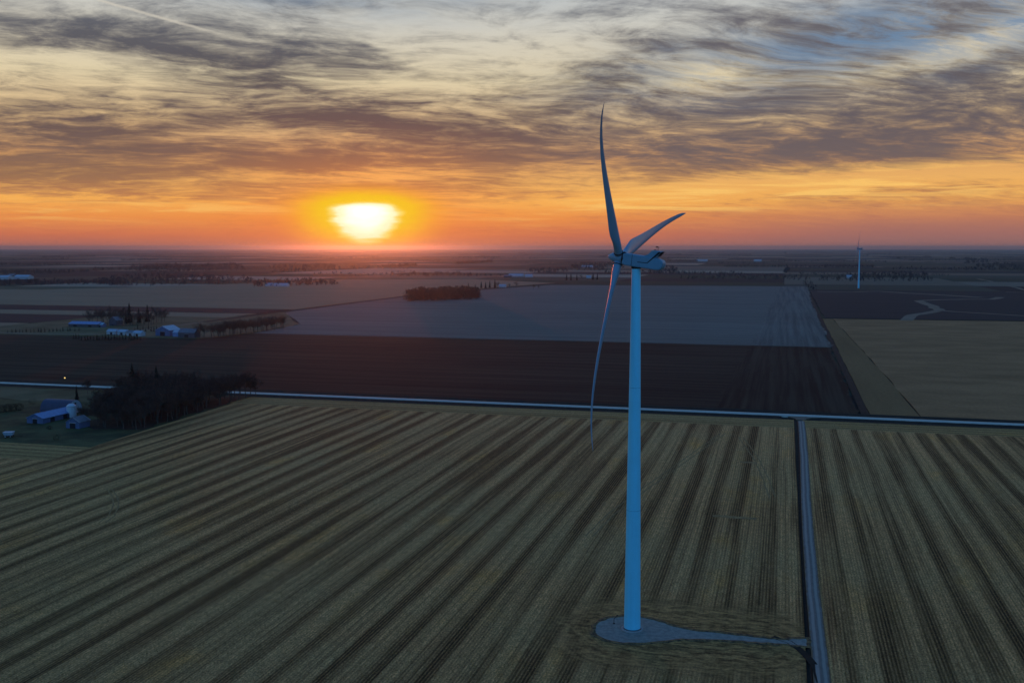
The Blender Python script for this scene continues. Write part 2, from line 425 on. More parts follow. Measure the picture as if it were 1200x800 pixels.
def patchwork_mat(name):
    """far farmland: parcels on the survey grid, each with its own crop or soil colour; beyond the distance where parcels can be built"""
    m, T, b = new_mat(name)
    b.inputs['Roughness'].default_value = .95; b.inputs['Specular IOR Level'].default_value = .05
    sp = T.new('ShaderNodeSeparateXYZ'); T.put(sp.inputs[0], uv(T)); s, t = sp.outputs[0], sp.outputs[1]
    cs = T.m('FLOOR', T.m('DIVIDE', s, 402.)); 
    sh = T.m('MULTIPLY', T.m('FRACT', T.m('MULTIPLY', T.m('SINE', T.m('MULTIPLY', cs, 12.9898)), 437.5)), 800.)
    ct = T.m('FLOOR', T.m('DIVIDE', T.m('ADD', t, sh), 300.))
    wn = T.new('ShaderNodeTexWhiteNoise', noise_dimensions='2D'); T.put(wn.inputs[0], T.xyz(cs, ct, 0.))
    col, _ = T.ramp(wn.outputs[0], [(0, (.030, .027, .026)), (.28, (.045, .040, .034)), (.30, (.16, .13, .09)), (.48, (.22, .18, .13)), (.50, (.06, .065, .045)), (.66, (.035, .035, .03)), (.68, (.30, .25, .18)), (.80, (.19, .165, .12)), (.82, (.04, .05, .03)), (1, (.055, .05, .045))], 'CONSTANT')
    n = T.noise(T.xyz(T.m('MULTIPLY', s, .004), T.m('MULTIPLY', t, .03), 0.), 1., 5, .6)
    g = T.m('ADD', .55, T.m('MULTIPLY', n, .9))
    col = T.mix(1.0, col, T.xyz(g, g, g), 'MULTIPLY')
    T.put(b.inputs['Base Color'], col)
    return m

TS, TT = -30.2, 213.7              # foot of the turbine in the survey grid
M = {}
M['stub_w'] = stubble_mat('maize_stubble', driven=True)
M['stub_e'] = stubble_mat('maize_stubble_east', phase=1.2)
M['head'] = stubble_mat('headland_stubble', along=True, period=6.0, amount=.7, light=(.56, .34, .13), dark=(.27, .165, .062))
M['tilled'] = tilled_mat('tilled_soil', (.005, .0058, .0045), (.036, .035, .023), .0035, .16, contrast=.13)
M['tilled_ns'] = tilled_mat('tilled_soil_ends', (.004, .0045, .004), (.034, .033, .022), .22, .004, contrast=.12)
M['pale_ns'] = tilled_mat('pale_stubble_ends', (.088, .094, .082), (.165, .175, .148), .20, .003, contrast=.14)
M['tilled_tan'] = tilled_mat('chisel_tan', (.25, .132, .055), (.40, .208, .090), .02, .03, contrast=.18)
M['tilled_tan2'] = tilled_mat('chisel_tan_dark', (.185, .105, .042), (.26, .150, .062), .06, .006, contrast=.3)
M['pale'] = tilled_mat('pale_bean_stubble', (.105, .112, .095), (.170, .182, .152), .003, .11, contrast=.16)
M['warm'] = tilled_mat('warm_pale_stubble', (.20, .155, .095), (.28, .215, .13), .003, .08, contrast=.18)
M['darksoil'] = tilled_mat('dark_ploughed', (.016, .019, .020), (.034, .038, .038), .004, .05, contrast=.3)
M['greenish'] = tilled_mat('winter_cover', (.055, .070, .040), (.085, .098, .058), .004, .03)
M['grass'] = simple('yard_grass', (.022, .032, .012), (.070, .082, .030), .06, .95, .1)
M['lawn'] = simple('dry_lawn', (.050, .064, .028), (.115, .115, .058), .03, .95, .1)
M['ditch'] = simple('ditch_grass', (.008, .008, .007), (.022, .020, .014), .25, .95, .2)
M['waterway'] = simple('grass_waterway', (.14, .125, .085), (.19, .17, .12), .05, .95, .1)
M['road'] = track_mat('road_gravel', (.40, .50, .44), (.28, .35, .32), 3.6, (.10, .10, .075))
M['drive'] = track_mat('drive_gravel', (.26, .25, .215), (.10, .098, .086), 1.6, (.13, .085, .040))
M['pad'] = simple('pad_gravel', (.27, .265, .225), (.19, .19, .165), .9, .9, .05)
M['far'] = patchwork_mat('far_farmland')
M['concrete'] = simple('concrete', (.36, .36, .35), (.28, .28, .27), 1.2, .9, .01)

# ------------------------------------------------------------------ ground sheets
def set_uv(me, fn):
    ul = me.uv_layers.new(name='UVMap')
    co_ = np.empty(len(me.vertices) * 3, np.float32); me.vertices.foreach_get('co', co_); co_ = co_.reshape(-1, 3)
    vi = np.empty(len(me.loops), np.int32); me.loops.foreach_get('vertex_index', vi)
    U = fn(co_)[vi]
    ul.data.foreach_set('uv', U.astype(np.float32).ravel())
def uv_st(c):
    cs, sn = math.cos(GA), math.sin(GA)
    return np.stack([c[:, 0] * cs - c[:, 1] * sn, c[:, 0] * sn + c[:, 1] * cs], 1)
def sheet(name, pts, z, mat, skirt=0.):
    """flat parcel from (s,t) corners"""
    V = [W(s, t, z) for s, t in pts]; n = len(V)
    F = [tuple(range(n))]
    if skirt:
        V += [W(s, t, z - skirt) for s, t in pts]; F += [(i, n + i, n + (i + 1) % n, (i + 1) % n) for i in range(n)]
    me = mesh_np(name, V, F, mat)
    if me.polygons[0].normal.z < 0: me.flip_normals()
    set_uv(me, uv_st)
    return tag(obj(name, me), kind='structure')
def jag(pts, amp, step, seed, closed=True):
    """subdivide an outline and let it wander a little, as field edges do"""
    rng = random.Random(seed); out = []
    for i in range(len(pts) if closed else len(pts) - 1):
        a, b_ = pts[i], pts[(i + 1) % len(pts)]
        L = math.hypot(b_[0] - a[0], b_[1] - a[1]); n = max(1, int(L / step))
        for k in range(n):
            f = k / n; w = amp if k else 0
            out.append((a[0] + (b_[0] - a[0]) * f + rng.uniform(-w, w), a[1] + (b_[1] - a[1]) * f + rng.uniform(-w, w)))
    if not closed: out.append(pts[-1])
    return out
def ribbon(name, line, prof, mat, kind='structure'):
    """line: (s,t) points; prof: (offset, z) across"""
    P = [Vector((s, t)) for s, t in line]; V = []; UV = []; d = 0.
    for i, p in enumerate(P):
        a = P[max(i - 1, 0)]; b_ = P[min(i + 1, len(P) - 1)]
        tn = (b_ - a).normalized(); nr = Vector((tn.y, -tn.x))
        if i: d += (p - P[i - 1]).length
        for o_, z in prof:
            q = p + nr * o_; V.append(W(q.x, q.y, z)); UV.append((o_, d))
    k = len(prof); F = []
    for i in range(len(P) - 1):
        for j in range(k - 1): F.append((i * k + j, i * k + j + 1, (i + 1) * k + j + 1, (i + 1) * k + j))
    me = mesh_np(name, V, F, mat)
    if sum(p.normal.z for p in me.polygons) < 0: me.flip_normals()
    UV = np.array(UV); set_uv(me, lambda c: UV)
    return tag(obj(name, me), kind=kind)
def line_s(s0, s1, t, n): return [(s0 + (s1 - s0) * i / n, t) for i in range(n + 1)]
def line_t(s, t0, t1, n): return [(s, t0 + (t1 - t0) * i / n) for i in range(n + 1)]

# one sheet to the horizon
G = 42000
me = mesh_np('ground', [(-G, -3000, -.6), (G, -3000, -.6), (G, G, -.6), (-G, G, -.6)], [(0, 1, 2, 3)], M['far']); set_uv(me, uv_st)
tag(obj('ground', me), kind='structure')

ROAD_T = 516.; DRV_S = 9.2
# fields south of the road
sheet('stubble_field_west', [(-900, -200), (DRV_S - 3.2, -200), (DRV_S - 3.2, 480), (-283, 480), (-276, 330), (-900, 330)], 0., M['stub_w'], .6)
sheet('stubble_field_east', [(DRV_S + .4, -200), (700, -200), (700, 482), (DRV_S + .4, 482)], 0., M['stub_e'], .6)
sheet('headland_west', jag([(-285, 480), (DRV_S - 3.2, 480), (DRV_S - 3.2, 503), (-285, 503)], .5, 25, 3), .004, M['head'], .3)
sheet('headland_east', jag([(DRV_S + .9, 482), (700, 482), (700, 503), (DRV_S + .9, 503)], .5, 25, 4), .004, M['head'], .3)
sheet('headland_yard', jag([(-900, 328), (-276, 330), (-276, 357), (-900, 357)], .5, 25, 5), .004, M['head'], .3)
# farmyard ground
sheet('farmyard_grass', jag([(-900, 357.3), (-276.5, 357.3), (-285.5, 503), (-900, 503)], .8, 12, 6), -.004, M['grass'], .3)
sheet('dry_lawn', jag([(-900, 462), (-345, 462), (-345, 500), (-900, 500)], 4, 14, 8), .006, M['lawn'])
# road with its crown and ditches
ribbon('gravel_road', line_s(-5200, 4200, ROAD_T, 300), [(-3.9, .10), (-2, .22), (0, .28), (2, .22), (3.9, .10)], M['road'])
for nm, s0, s1, o0 in (('ditch_south_west', -5200, DRV_S - 9, 1), ('ditch_south_east', DRV_S + 9, 4200, 1), ('ditch_north', -5200, 4200, -1)):
    prof = [(3.9, .095), (5.2, -.1), (7.6, -.5), (10.2, -.25), (13.2, .06)]
    ribbon(nm, line_s(s0, s1, ROAD_T, 200), [(o0 * a, b_) for a, b_ in prof], M['ditch'])
# access track to the turbine
trk = [(DRV_S + .5 * math.sin(t / 60.) - .3, t) for t in range(60, 505, 8)]
ribbon('access_track', trk, [(-1.65, .03), (-.9, .05), (0, .10), (.9, .05), (1.65, .03)], M['drive'])
ribbon('track_ditch', [(s - 2.55, t) for s, t in trk], [(-.75, .012), (-.2, -.3), (.2, -.3), (.75, .012)], M['ditch'])
# mouth of the track where it meets the road
mouth = [(DRV_S - 1.9, 503), (DRV_S - 2.6, 507), (DRV_S - 5, 510.5), (DRV_S - 11, 512.3), (DRV_S + 11, 512.3), (DRV_S + 5, 510.5), (DRV_S + 2.6, 507), (DRV_S + 1.9, 503)]
sheet('track_mouth', mouth, .115, M['road'], .5)

# ------------------------------------------------------------------ fields north of the road
NT0 = ROAD_T + 13.0
sheet('tilled_field', jag([(-1500, NT0), (37, NT0), (38, 880), (-497, 882), (-512, 812), (-1500, 800)], 1.2, 30, 11), .004, M['tilled'], .5)
sheet('pale_field', jag([(-497, 884), (38.5, 882), (40, 1560), (44, 1900), (47, 2260), (-500, 2200), (-560, 1960), (-616, 1640), (-617, 1180), (-505, 1000)], 1.5, 40, 12), .02, M['pale'], .5)
sheet('tilled_field_end', jag([(-34, NT0 + 1), (36.5, NT0 + 1), (37.4, 879), (-26, 879)], 2.5, 9, 51), .012, M['tilled_ns'])
sheet('pale_field_end', jag([(-22, 885), (38, 884), (39.4, 1560), (43.4, 1900), (46, 2255), (-14, 2235)], 4, 18, 52), .03, M['pale_ns'])
sheet('field_margin', [(38.6, NT0), (42.5, NT0), (44, 1240), (46.5, 2260), (41, 2260), (39.2, 882)], .0, M['ditch'])
sheet('tan_field_strip', jag([(43, NT0), (66, NT0), (64.5, 700), (60, 950), (55, 1236), (44.2, 1236)], .5, 30, 13), .012, M['tilled_tan2'], .5)
sheet('tan_field', jag([(66.5, NT0), (1100, NT0), (1100, 1290), (55.6, 1238), (60.6, 950), (65, 700)], .8, 30, 14), .016, M['tilled_tan'], .5)
sheet('dark_east_field', jag([(47, 1250), (1250, 1300), (1250, 2120), (48, 2040)], 2, 50, 15), .02, M['darksoil'], .5)
for nm, ln, w in (('grass_waterway', [gpx(*p) for p in ((1062, 375.5), (1070, 369), (1088, 366.5), (1101, 363.5), (1092, 358), (1080, 354), (1076, 352.3), (1100, 351.2), (1130, 350.6), (1162, 350.6), (1172, 348.2))], 7),
                  ('grass_waterway', [gpx(*p) for p in ((1098, 363.6), (1125, 365.5), (1160, 367.5), (1215, 371))], 5),
                  ('grass_waterway', [gpx(*p) for p in ((958, 341.6), (1000, 342), (1030, 341.2), (1060, 343.3), (1110, 346), (1150, 348.5))], 9),
                  ('field_road', [gpx(*p) for p in ((1146, 326.6), (1160, 329.5), (1180, 334.5), (1215, 343))], 5)):
    ribbon(nm, jag(ln, 2.5, 25, 16, False), [(-w, .05), (w, .05)], M['waterway'])
# west side: strips beyond the far farm
sheet('warm_field', jag([(-3200, 1240), (-634, 1240), (-633, 1640), (-590, 2000), (-520, 2330), (-800, 2560), (-1100, 2440), (-1250, 2000), (-1420, 1700), (-3200, 1500)], 2, 60, 17), .012, M['warm'], .5)
sheet('cover_crop_field', jag([(-3200, 1510), (-1425, 1705), (-1300, 1860), (-1500, 1840), (-3200, 1640)], 2, 60, 18), .012, M['greenish'], .5)
sheet('dark_strip_field', jag([(-3200, 1092), (-640, 1150), (-640, 1236), (-3200, 1236)], 1.5, 60, 19), .010, M['darksoil'], .5)
sheet('pale_strip_field', jag([(-3200, 1010), (-640, 1075), (-640, 1148), (-3200, 1090)], 1.5, 60, 20), .014, M['warm'], .5)
sheet('dark_strip_field', jag([(-3200, 905), (-800, 940), (-800, 1066), (-3200, 1008)], 1.5, 60, 21), .010, M['darksoil'], .5)
sheet('farm_lawn', jag([(-800, 812), (-514, 818), (-500, 900), (-508, 1000), (-618, 1180), (-638, 1073), (-798, 1060)], 2, 25, 22), .006, M['lawn'], .5)
sheet('farm_grass', jag([(-1500, 802), (-801, 806), (-801, 938), (-1500, 905)], 2, 30, 23), .006, M['warm'], .5)
ribbon('farm_lane', jag([(-625, 1000), (-626, 1300), (-624, 1640), (-600, 1850), (-540, 2130), (-500, 2350)], 1, 50, 24, False), [(-6.5, .03), (-3, .08), (3, .08), (6.5, .03)], M['ditch'])
ribbon('farm_lane', jag([(-1600, 838), (-1000, 842), (-860, 836), (-790, 826), (-700, 822), (-625, 835), (-625, 1000)], 1, 50, 25, False), [(-3.2, .06), (0, .1), (3.2, .06)], M['waterway'])

# ------------------------------------------------------------------ turbine pad and the worked ground round it
padpx = [(697, 738), (700, 730), (712, 724.5), (730, 722), (752, 723), (772, 728), (790, 734), (815, 739), (850, 742.5), (885, 746.5), (915, 749.5), (945, 748),
         (946, 757), (915, 754), (885, 752), (850, 749.5), (815, 748.5), (795, 748.5), (780, 750.5), (755, 753), (730, 753), (710, 749), (700, 744)]
padst = jag([gpx(*p) for p in padpx], .25, 1.2, 31)
sheet('turbine_pad', padst, .06, M['pad'], .06)
cx = sum(p[0] for p in padst) / len(padst)
def edge_strip():
    """turned soil rim round the pad"""
    P = [Vector(p) for p in padst]; n = len(P); V = []; rg = random.Random(3)
    ar = sum(P[i].x * P[(i + 1) % n].y - P[(i + 1) % n].x * P[i].y for i in range(n))
    for i in range(n):
        tn = (P[(i + 2) % n] - P[i - 2]).normalized(); nr = Vector((tn.y, -tn.x)) * (1 if ar > 0 else -1)
        w = rg.uniform(.5, 1.5)
        for o_, z in ((-.15, .064), (w * .5, .16 * rg.uniform(.5, 1.2)), (w, .016)):
            q = P[i] + nr * o_; V.append(W(q.x, q.y, z))
    F = []
    for i in range(n):
        j = (i + 1) % n
        for k in range(2): F.append((i * 3 + k, i * 3 + k + 1, j * 3 + k + 1, j * 3 + k))
    me = mesh_np('soil_rim', V, F, simple('turned_soil', (.055, .042, .026), (.24, .15, .062), 1.1, .95, .1))
    if sum(p.normal.z for p in me.polygons) < 0: me.flip_normals()
    return tag(obj('soil_rim', me), kind='structure')
edge_strip()
ribbon('wheel_rut', jag([gpx(*p) for p in ((905, 746), (925, 752), (942, 765), (955, 780), (962, 800))], .2, 3, 33, False), [(-.8, .07), (-.3, .045), (.3, .045), (.8, .07)], M['ditch'])
# faint wheel tracks across the stubble
M['wheel'] = simple('rolled_stubble', (.42, .24, .09), (.22, .13, .055), .7, .95, .05)
for pl in (((848, 507), (800, 541), (752, 575), (716, 602), (690, 628)), ((868, 512), (885, 535), (897, 560), (905, 582)), ((128, 573), (135, 582), (136, 592), (131, 604), (120, 612))):
    ln = [gpx(*p) for p in pl]
    for o_ in (-1.0, 1.0):
        ribbon('wheel_track', jag([(s + o_, t) for s, t in ln], .12, 3, 35, False), [(-.22, .02), (0, .035), (.22, .02)], M['wheel'])
# cross tracks left by the harvester
for a, b_, t0 in ((835, 887, 604), (867, 887, 541)):
    (s0, tt), (s1, _) = gpx(a, t0), gpx(b_, t0)
    ribbon('harvester_track', jag([(s0, tt), (s1, tt)], .4, 3, 34, False), [(-1.3, .008), (1.3, .008)], M['wheel'])

# ------------------------------------------------------------------ wind turbine
def paint(name, c, rough=.45):
    m, T, b = new_mat(name)
    b.inputs['Roughness'].default_value = rough; b.inputs['Specular IOR Level'].default_value = .4
    v = T.new('ShaderNodeTexCoord').outputs['Object']
    n = T.noise(T.vm('MULTIPLY', v, (1.2, 1.2, .05)), 1., 5, .6)
    n2 = T.noise(v, .35, 3)
    k = T.m('ADD', T.m('MULTIPLY', n, .6), T.m('MULTIPLY', n2, .4))
    T.put(b.inputs['Base Color'], T.mix(T.step(k, .3, .7), (*[x * .90 for x in c], 1), (*c, 1)))
    return m
SKYLIT_PAINT = (.16, .72, .98)  # white tower; the blue of the dusk skylight is put into its colour
M['tower'] = paint('tower_paint_skylit', SKYLIT_PAINT)
M['nac'] = paint('nacelle_paint_shaded', (.12, .29, .42))  # turbine paint darkened: the shaded look against the sky is in the colour
M['blade'] = paint('blade_paint_backlit', (.17, .32, .45), .35)  # darkened likewise, backlit shade of blades and spinner painted in
M['joint'] = simple('joint_paint', (.13, .58, .80), None, 1., .5)
M['groove'] = simple('dark_rubber', (.02, .022, .026), None, 2., .8)
M['steel'] = simple('dark_steel', (.09, .095, .10), None, 4., .5, metal=.6)

PSI, TAU, HUBZ, BL = R(23.82), R(6.89), 80.0, 41.08
AX = Vector((-math.cos(PSI) * math.cos(TAU), math.sin(PSI) * math.cos(TAU), math.sin(TAU)))   # rotor axis, pointing into the wind
E1 = Vector((math.sin(PSI), math.cos(PSI), 0)); E2 = E1.cross(AX)
if E2.z < 0: E2 = -E2
def blade_mesh():
    """local frame: z along the blade, x in the rotor plane towards the leading edge, y upwind along the rotor axis"""
    st = [0, .02, .045, .08, .12, .17, .22, .28, .35, .43, .52, .61, .70, .78, .85, .91, .95, .98, .995, 1.0]
    npt = 20; V = []
    for f in st:
        r = 1.0 + f * (BL - 1.0)
        q = r / BL
        if f < .03: ch, th, rd = 1.75, 1.75, 1
        else:
            k = min(1, (f - .03) / .17); k = k * k * (3 - 2 * k)
            ch0 = 3.25 if f < .2 else 3.25 - (3.25 - .75) * ((f - .2) / .8) ** .85
            if f > .93: ch0 *= max(.10, 1 - ((f - .93) / .07) ** 2 * .9)
            ch = 1.75 + (ch0 - 1.75) * k
            th = 1.75 + (ch * (.34 - .18 * f) - 1.75) * k; rd = 1 - k
        tw = -R(PITCHB + 12 * (1 - f) ** 2.2)
        off = -(-.15 * q + 3.07 * q ** 4.83)       # bends downwind under load
        swp = -2.96 * q * q
        for i in range(npt):
            a = 2 * math.pi * i / npt
            x = math.cos(a)
            # airfoil: blunt nose at +x, sharp tail at -x
            yy = math.sin(a) * (rd + (1 - rd) * ((1 + x) / 2) ** .55 * 1.1)
            px_ = (x * .5 - (1 - rd) * .18) * ch; py_ = yy * .5 * th
            X = px_ * math.cos(tw) - py_ * math.sin(tw); Y = px_ * math.sin(tw) + py_ * math.cos(tw)
            V.append((X + swp, Y + off, r))
    n = len(st)
    F = [(k * npt + i, k * npt + (i + 1) % npt, (k + 1) * npt + (i + 1) % npt, (k + 1) * npt + i) for k in range(n - 1) for i in range(npt)]
    F += [tuple(range(npt - 1, -1, -1)), tuple(range((n - 1) * npt, n * npt))]
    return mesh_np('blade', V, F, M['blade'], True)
PITCHB = 2.0
def spinner_mesh():
    b = MB()
    prof = [(.02, 2.55), (.28, 2.38), (.62, 1.95), (.92, 1.4), (1.14, .8), (1.26, .2), (1.30, -.4), (1.24, -1.05)]
    b.lathe([(r, z) for r, z in prof[::-1]], 32)
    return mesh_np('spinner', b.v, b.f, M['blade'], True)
def hub_matrix(psi, tau):
    a = Vector((-math.cos(psi) * math.cos(tau), math.sin(psi) * math.cos(tau), math.sin(tau)))
    e1 = Vector((math.sin(psi), math.cos(psi), 0)); e2 = e1.cross(a)
    if e2.z < 0: e2 = -e2
    return a, e1, e2
def frame_mat(x, y, z, loc):
    m = Matrix((x, y, z)).transposed().to_4x4(); m.translation = loc
    return m
BLADE_ME = blade_mesh(); SPIN_ME = spinner_mesh()
HUB_OFF = 3.79
def wind_turbine(loc, az, label, detail=True):
    root = empty('wind_turbine', loc)
    tag(root, label, 'wind turbine', 'wind turbines')
    # foundation
    MB().lathe([(2.35, .0), (2.35, .22), (2.25, .30), (1.0, .30)], 48).build('foundation_ring', M['concrete'], root)
    # tower: rolled sections, each slightly tapered, with flanges between
    zs = [.30, 26.5, 53.0, 78.35]; rad = lambda z: 1.79 - (1.79 - .945) * max(0, z - .3) / 78.05
    for i in range(3):
        n = 12; pr = [(rad(zs[i] + (zs[i + 1] - zs[i]) * k / n), zs[i] + (zs[i + 1] - zs[i]) * k / n) for k in range(n + 1)]
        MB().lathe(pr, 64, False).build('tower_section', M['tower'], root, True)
    MB().lathe([(1.7, .30), (1.96, .30), (1.96, .40), (1.8, .44)], 64, False).build('flange', M['steel'], root)
    for z in zs[1:3]:
        MB().lathe([(rad(z) - .05, z - .07), (rad(z) + .012, z - .07), (rad(z) + .012, z + .07), (rad(z) - .05, z + .07)], 64, False).build('section_joint', M['joint'], root)
    a, e1, e2 = hub_matrix(PSI, TAU)
    # nacelle frame: x = downwind along the machine, y = sideways, z = up
    xd = -a; yd = e1; zd = xd.cross(yd)
    if zd.z < 0: yd = -yd; zd = xd.cross(yd)
    NM = frame_mat(xd, yd, zd, Vector((0, 0, HUBZ)))
    nac = [(-2.75, -1.22), (-2.75, .95), (-2.3, 1.13), (2.2, 1.08), (4.6, .95), (5.75, .62), (6.15, .1), (6.05, -.75), (5.55, -1.42), (4.9, -1.52), (-1.6, -1.40)]
    b = MB().prism(nac, -1.32, 1.32)
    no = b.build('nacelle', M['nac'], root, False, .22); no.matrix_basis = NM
    if detail:
        # swept cooler fin on the roof
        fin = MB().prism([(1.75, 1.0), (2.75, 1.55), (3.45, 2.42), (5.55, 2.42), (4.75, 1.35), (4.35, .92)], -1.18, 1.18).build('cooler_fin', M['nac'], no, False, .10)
        # dark joint along the fin's trailing edge and the flank
        for sy in (-1, 1):
            y0, y1 = (sy * 1.20, sy * 1.345)
            if y0 > y1: y0, y1 = y1, y0
            q = MB()
            q.prism([(.7, -.42), (.7, -.28), (2.75, -.22), (2.85, -.36)], y0, y1)
            q.prism([(2.85, -.36), (2.75, -.22), (4.95, 2.30), (5.45, 2.30)], y0, y1)
            q.build('joint_strip', M['groove'], no)
            MB().box(-.62, -.54, y0, y1 - (.01 if sy > 0 else 0), -1.30, 1.04).build('panel_seam', M['groove'], no)
        MB().prism([(4.85, 1.40), (5.56, 2.34), (5.60, 2.34), (4.90, 1.36)], -1.05, 1.05).build('cooler_grille', M['groove'], fin)
        for y in (-.55, .45):
            q = MB().tube((4.3, y, 2.40), (4.3, y, 3.25), .045, .035, 8)
            q.tube((4.05, y, 3.15), (4.55, y, 3.15), .04, .04, 6); q.box(4.0, 4.2, y - .08, y + .08, 3.08, 3.34)
            q.build('wind_sensor', M['steel'], no)
        MB().lathe([(.16, 2.42), (.16, 2.62), (.10, 2.70)], 12).build('warning_light', M['steel'], no).location = (3.75, 0, 0)
    yb = MB().lathe([(1.02, -1.9), (1.02, -1.30)], 40).build('yaw_bearing', M['groove'], root); yb.location = (0, 0, HUBZ + .05)
    hub = Vector((0, 0, HUBZ)) + a * HUB_OFF
    sp = obj('spinner', SPIN_ME, root); sp.matrix_basis = frame_mat(e2, a.cross(e2), a, hub)
    # main-shaft collar between hub and nacelle
    col = MB().tube(-a * 1.3, -a * .9, 1.30, 1.42, 32).build('shaft_collar', M['groove'], root); col.location = hub
    for k in range(3):
        t = az + k * 2 * math.pi / 3
        d = e1 * math.sin(t) + e2 * math.cos(t); c = e1 * math.cos(t) - e2 * math.sin(t)
        bo = obj('blade', BLADE_ME, root); bo.matrix_basis = frame_mat(c, a, d, hub)
        rg = MB().tube((0, 0, 1.45), (0, 0, 1.62), .98, .98, 24).build('root_ring', M['groove'], bo)
    return root
base = W(TS, TT, .062)
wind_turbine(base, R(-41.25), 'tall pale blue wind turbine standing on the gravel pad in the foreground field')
s2, t2 = gpx(1006, 338)
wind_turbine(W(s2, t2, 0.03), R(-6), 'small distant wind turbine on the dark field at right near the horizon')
# survey post on the pad
ps, pt_ = gpx(719.5, 730.5)
b = MB().tube((0, 0, 0), (0, 0, 1.15), .07, .06, 8).tube((-.05, 0, 1.05), (.75, .2, 1.75), .06, .05, 8)
b.box(-.22, .22, -.18, .18, 0, .12).box(.55, .95, .08, .34, 1.66, 1.84)
tag(b.build('marker_post', M['groove']), 'thin dark post with a slanted arm on the gravel pad left of the tower', 'post').location = W(ps, pt_, .06)

# ------------------------------------------------------------------ stubble and residue standing on the near field
def stubble_geometry():
    rg = np.random.default_rng(7)
    cs, sn = math.cos(GA), math.sin(GA)
    def cover(n_row_step, along, smin, smax, tmin, tmax):
        rows = np.arange(smin, smax, n_row_step); k = int((tmax - tmin) / along)
        s = np.repeat(rows, k) + rg.normal(0, .05, len(rows) * k)
        t = np.tile(tmin + np.arange(k) * along, len(rows)) + rg.uniform(0, along, len(rows) * k)
        return s, t
    def keep(s, t, tmax):
        x = s * cs + t * sn; y = -s * sn + t * cs
        d = np.hypot(x, y)
        ok = (y > 150) & (np.abs(x) < .53 * y + 22) & (d < tmax)
        ok &= ((s < DRV_S - 3.6) | (s > DRV_S + 2.8))
        ok &= ~(((s + 30 - np.clip(s + 30, 0, 24)) ** 2 / 300 + (t - TT) ** 2 / 420) < 1)
        ok &= ~((t > 328) & (s < -276)) & (t < 480)
        return ok
    # standing stalks, row by row
    s, t = cover(.76, .62, -340, 300, 60, 480)
    ok = keep(s, t, 470); d = np.hypot(s * cs + t * sn, t * cs - s * sn)
    ok &= rg.random(len(s)) < np.clip(1.05 - d / 440, .0, .62)
    s, t = s[ok], t[ok]; n = len(s)
    h = rg.uniform(.16, .40, n); a = rg.uniform(0, math.pi, n); w = rg.uniform(.05, .11, n); lx = rg.normal(0, .08, n); ly = rg.normal(0, .08, n)
    x = s * cs + t * sn; y = -s * sn + t * cs
    V = np.empty((n, 3, 3))
    V[:, 0] = np.stack([x - np.cos(a) * w, y - np.sin(a) * w, np.full(n, -.01)], 1)
    V[:, 1] = np.stack([x + np.cos(a) * w, y + np.sin(a) * w, np.full(n, -.01)], 1)
    V[:, 2] = np.stack([x + lx, y + ly, h], 1)
    F = np.arange(n * 3).reshape(-1, 3)
    tag(obj('stubble_stalks', mesh_np('stubble_stalks', V.reshape(-1, 3), F, M['stalk'])), 'cut maize stalks standing in rows across the near field', 'stubble', kind='stuff')
    # loose residue: husks and leaves, thick in some passes and thin in others
    n = 300000
    s = rg.uniform(-340, 300, n); t = rg.uniform(60, 480, n); ok = keep(s, t, 470)
    ok &= rg.random(n) < np.clip(1.15 - np.hypot(s * cs + t * sn, t * cs - s * sn) / 440, 0, 1)
    s, t = s[ok], t[ok]
    lane = np.floor(s / 4.55).astype(int); dens = np.random.default_rng(3).random(400)[lane % 400]
    ok = rg.random(len(s)) < (.12 + .88 * dens ** 1.5); s, t = s[ok], t[ok]; n = len(s)
    x = s * cs + t * sn; y = -s * sn + t * cs
    a = rg.uniform(0, 2 * math.pi, n); L = rg.uniform(.12, .42, n); w = L * rg.uniform(.25, .6, n); z = rg.uniform(.01, .07, n)
    V = np.empty((n, 3, 3))
    V[:, 0] = np.stack([x, y, z], 1)
    V[:, 1] = np.stack([x + np.cos(a) * L, y + np.sin(a) * L, z + rg.uniform(0, .12, n)], 1)
    V[:, 2] = np.stack([x + np.cos(a + 1.2) * w, y + np.sin(a + 1.2) * w, z + rg.uniform(0, .12, n)], 1)
    tag(obj('crop_residue', mesh_np('crop_residue', V.reshape(-1, 3), np.arange(n * 3).reshape(-1, 3), M['husk'])), 'pale husks and leaves scattered between the maize rows', 'residue', kind='stuff')
M['stalk'] = simple('stalk', (.52, .25, .062), (.26, .13, .034), .6, .9)
M['husk'] = simple('husk', (.72, .37, .105), (.46, .235, .068), .5, .9)
stubble_geometry()

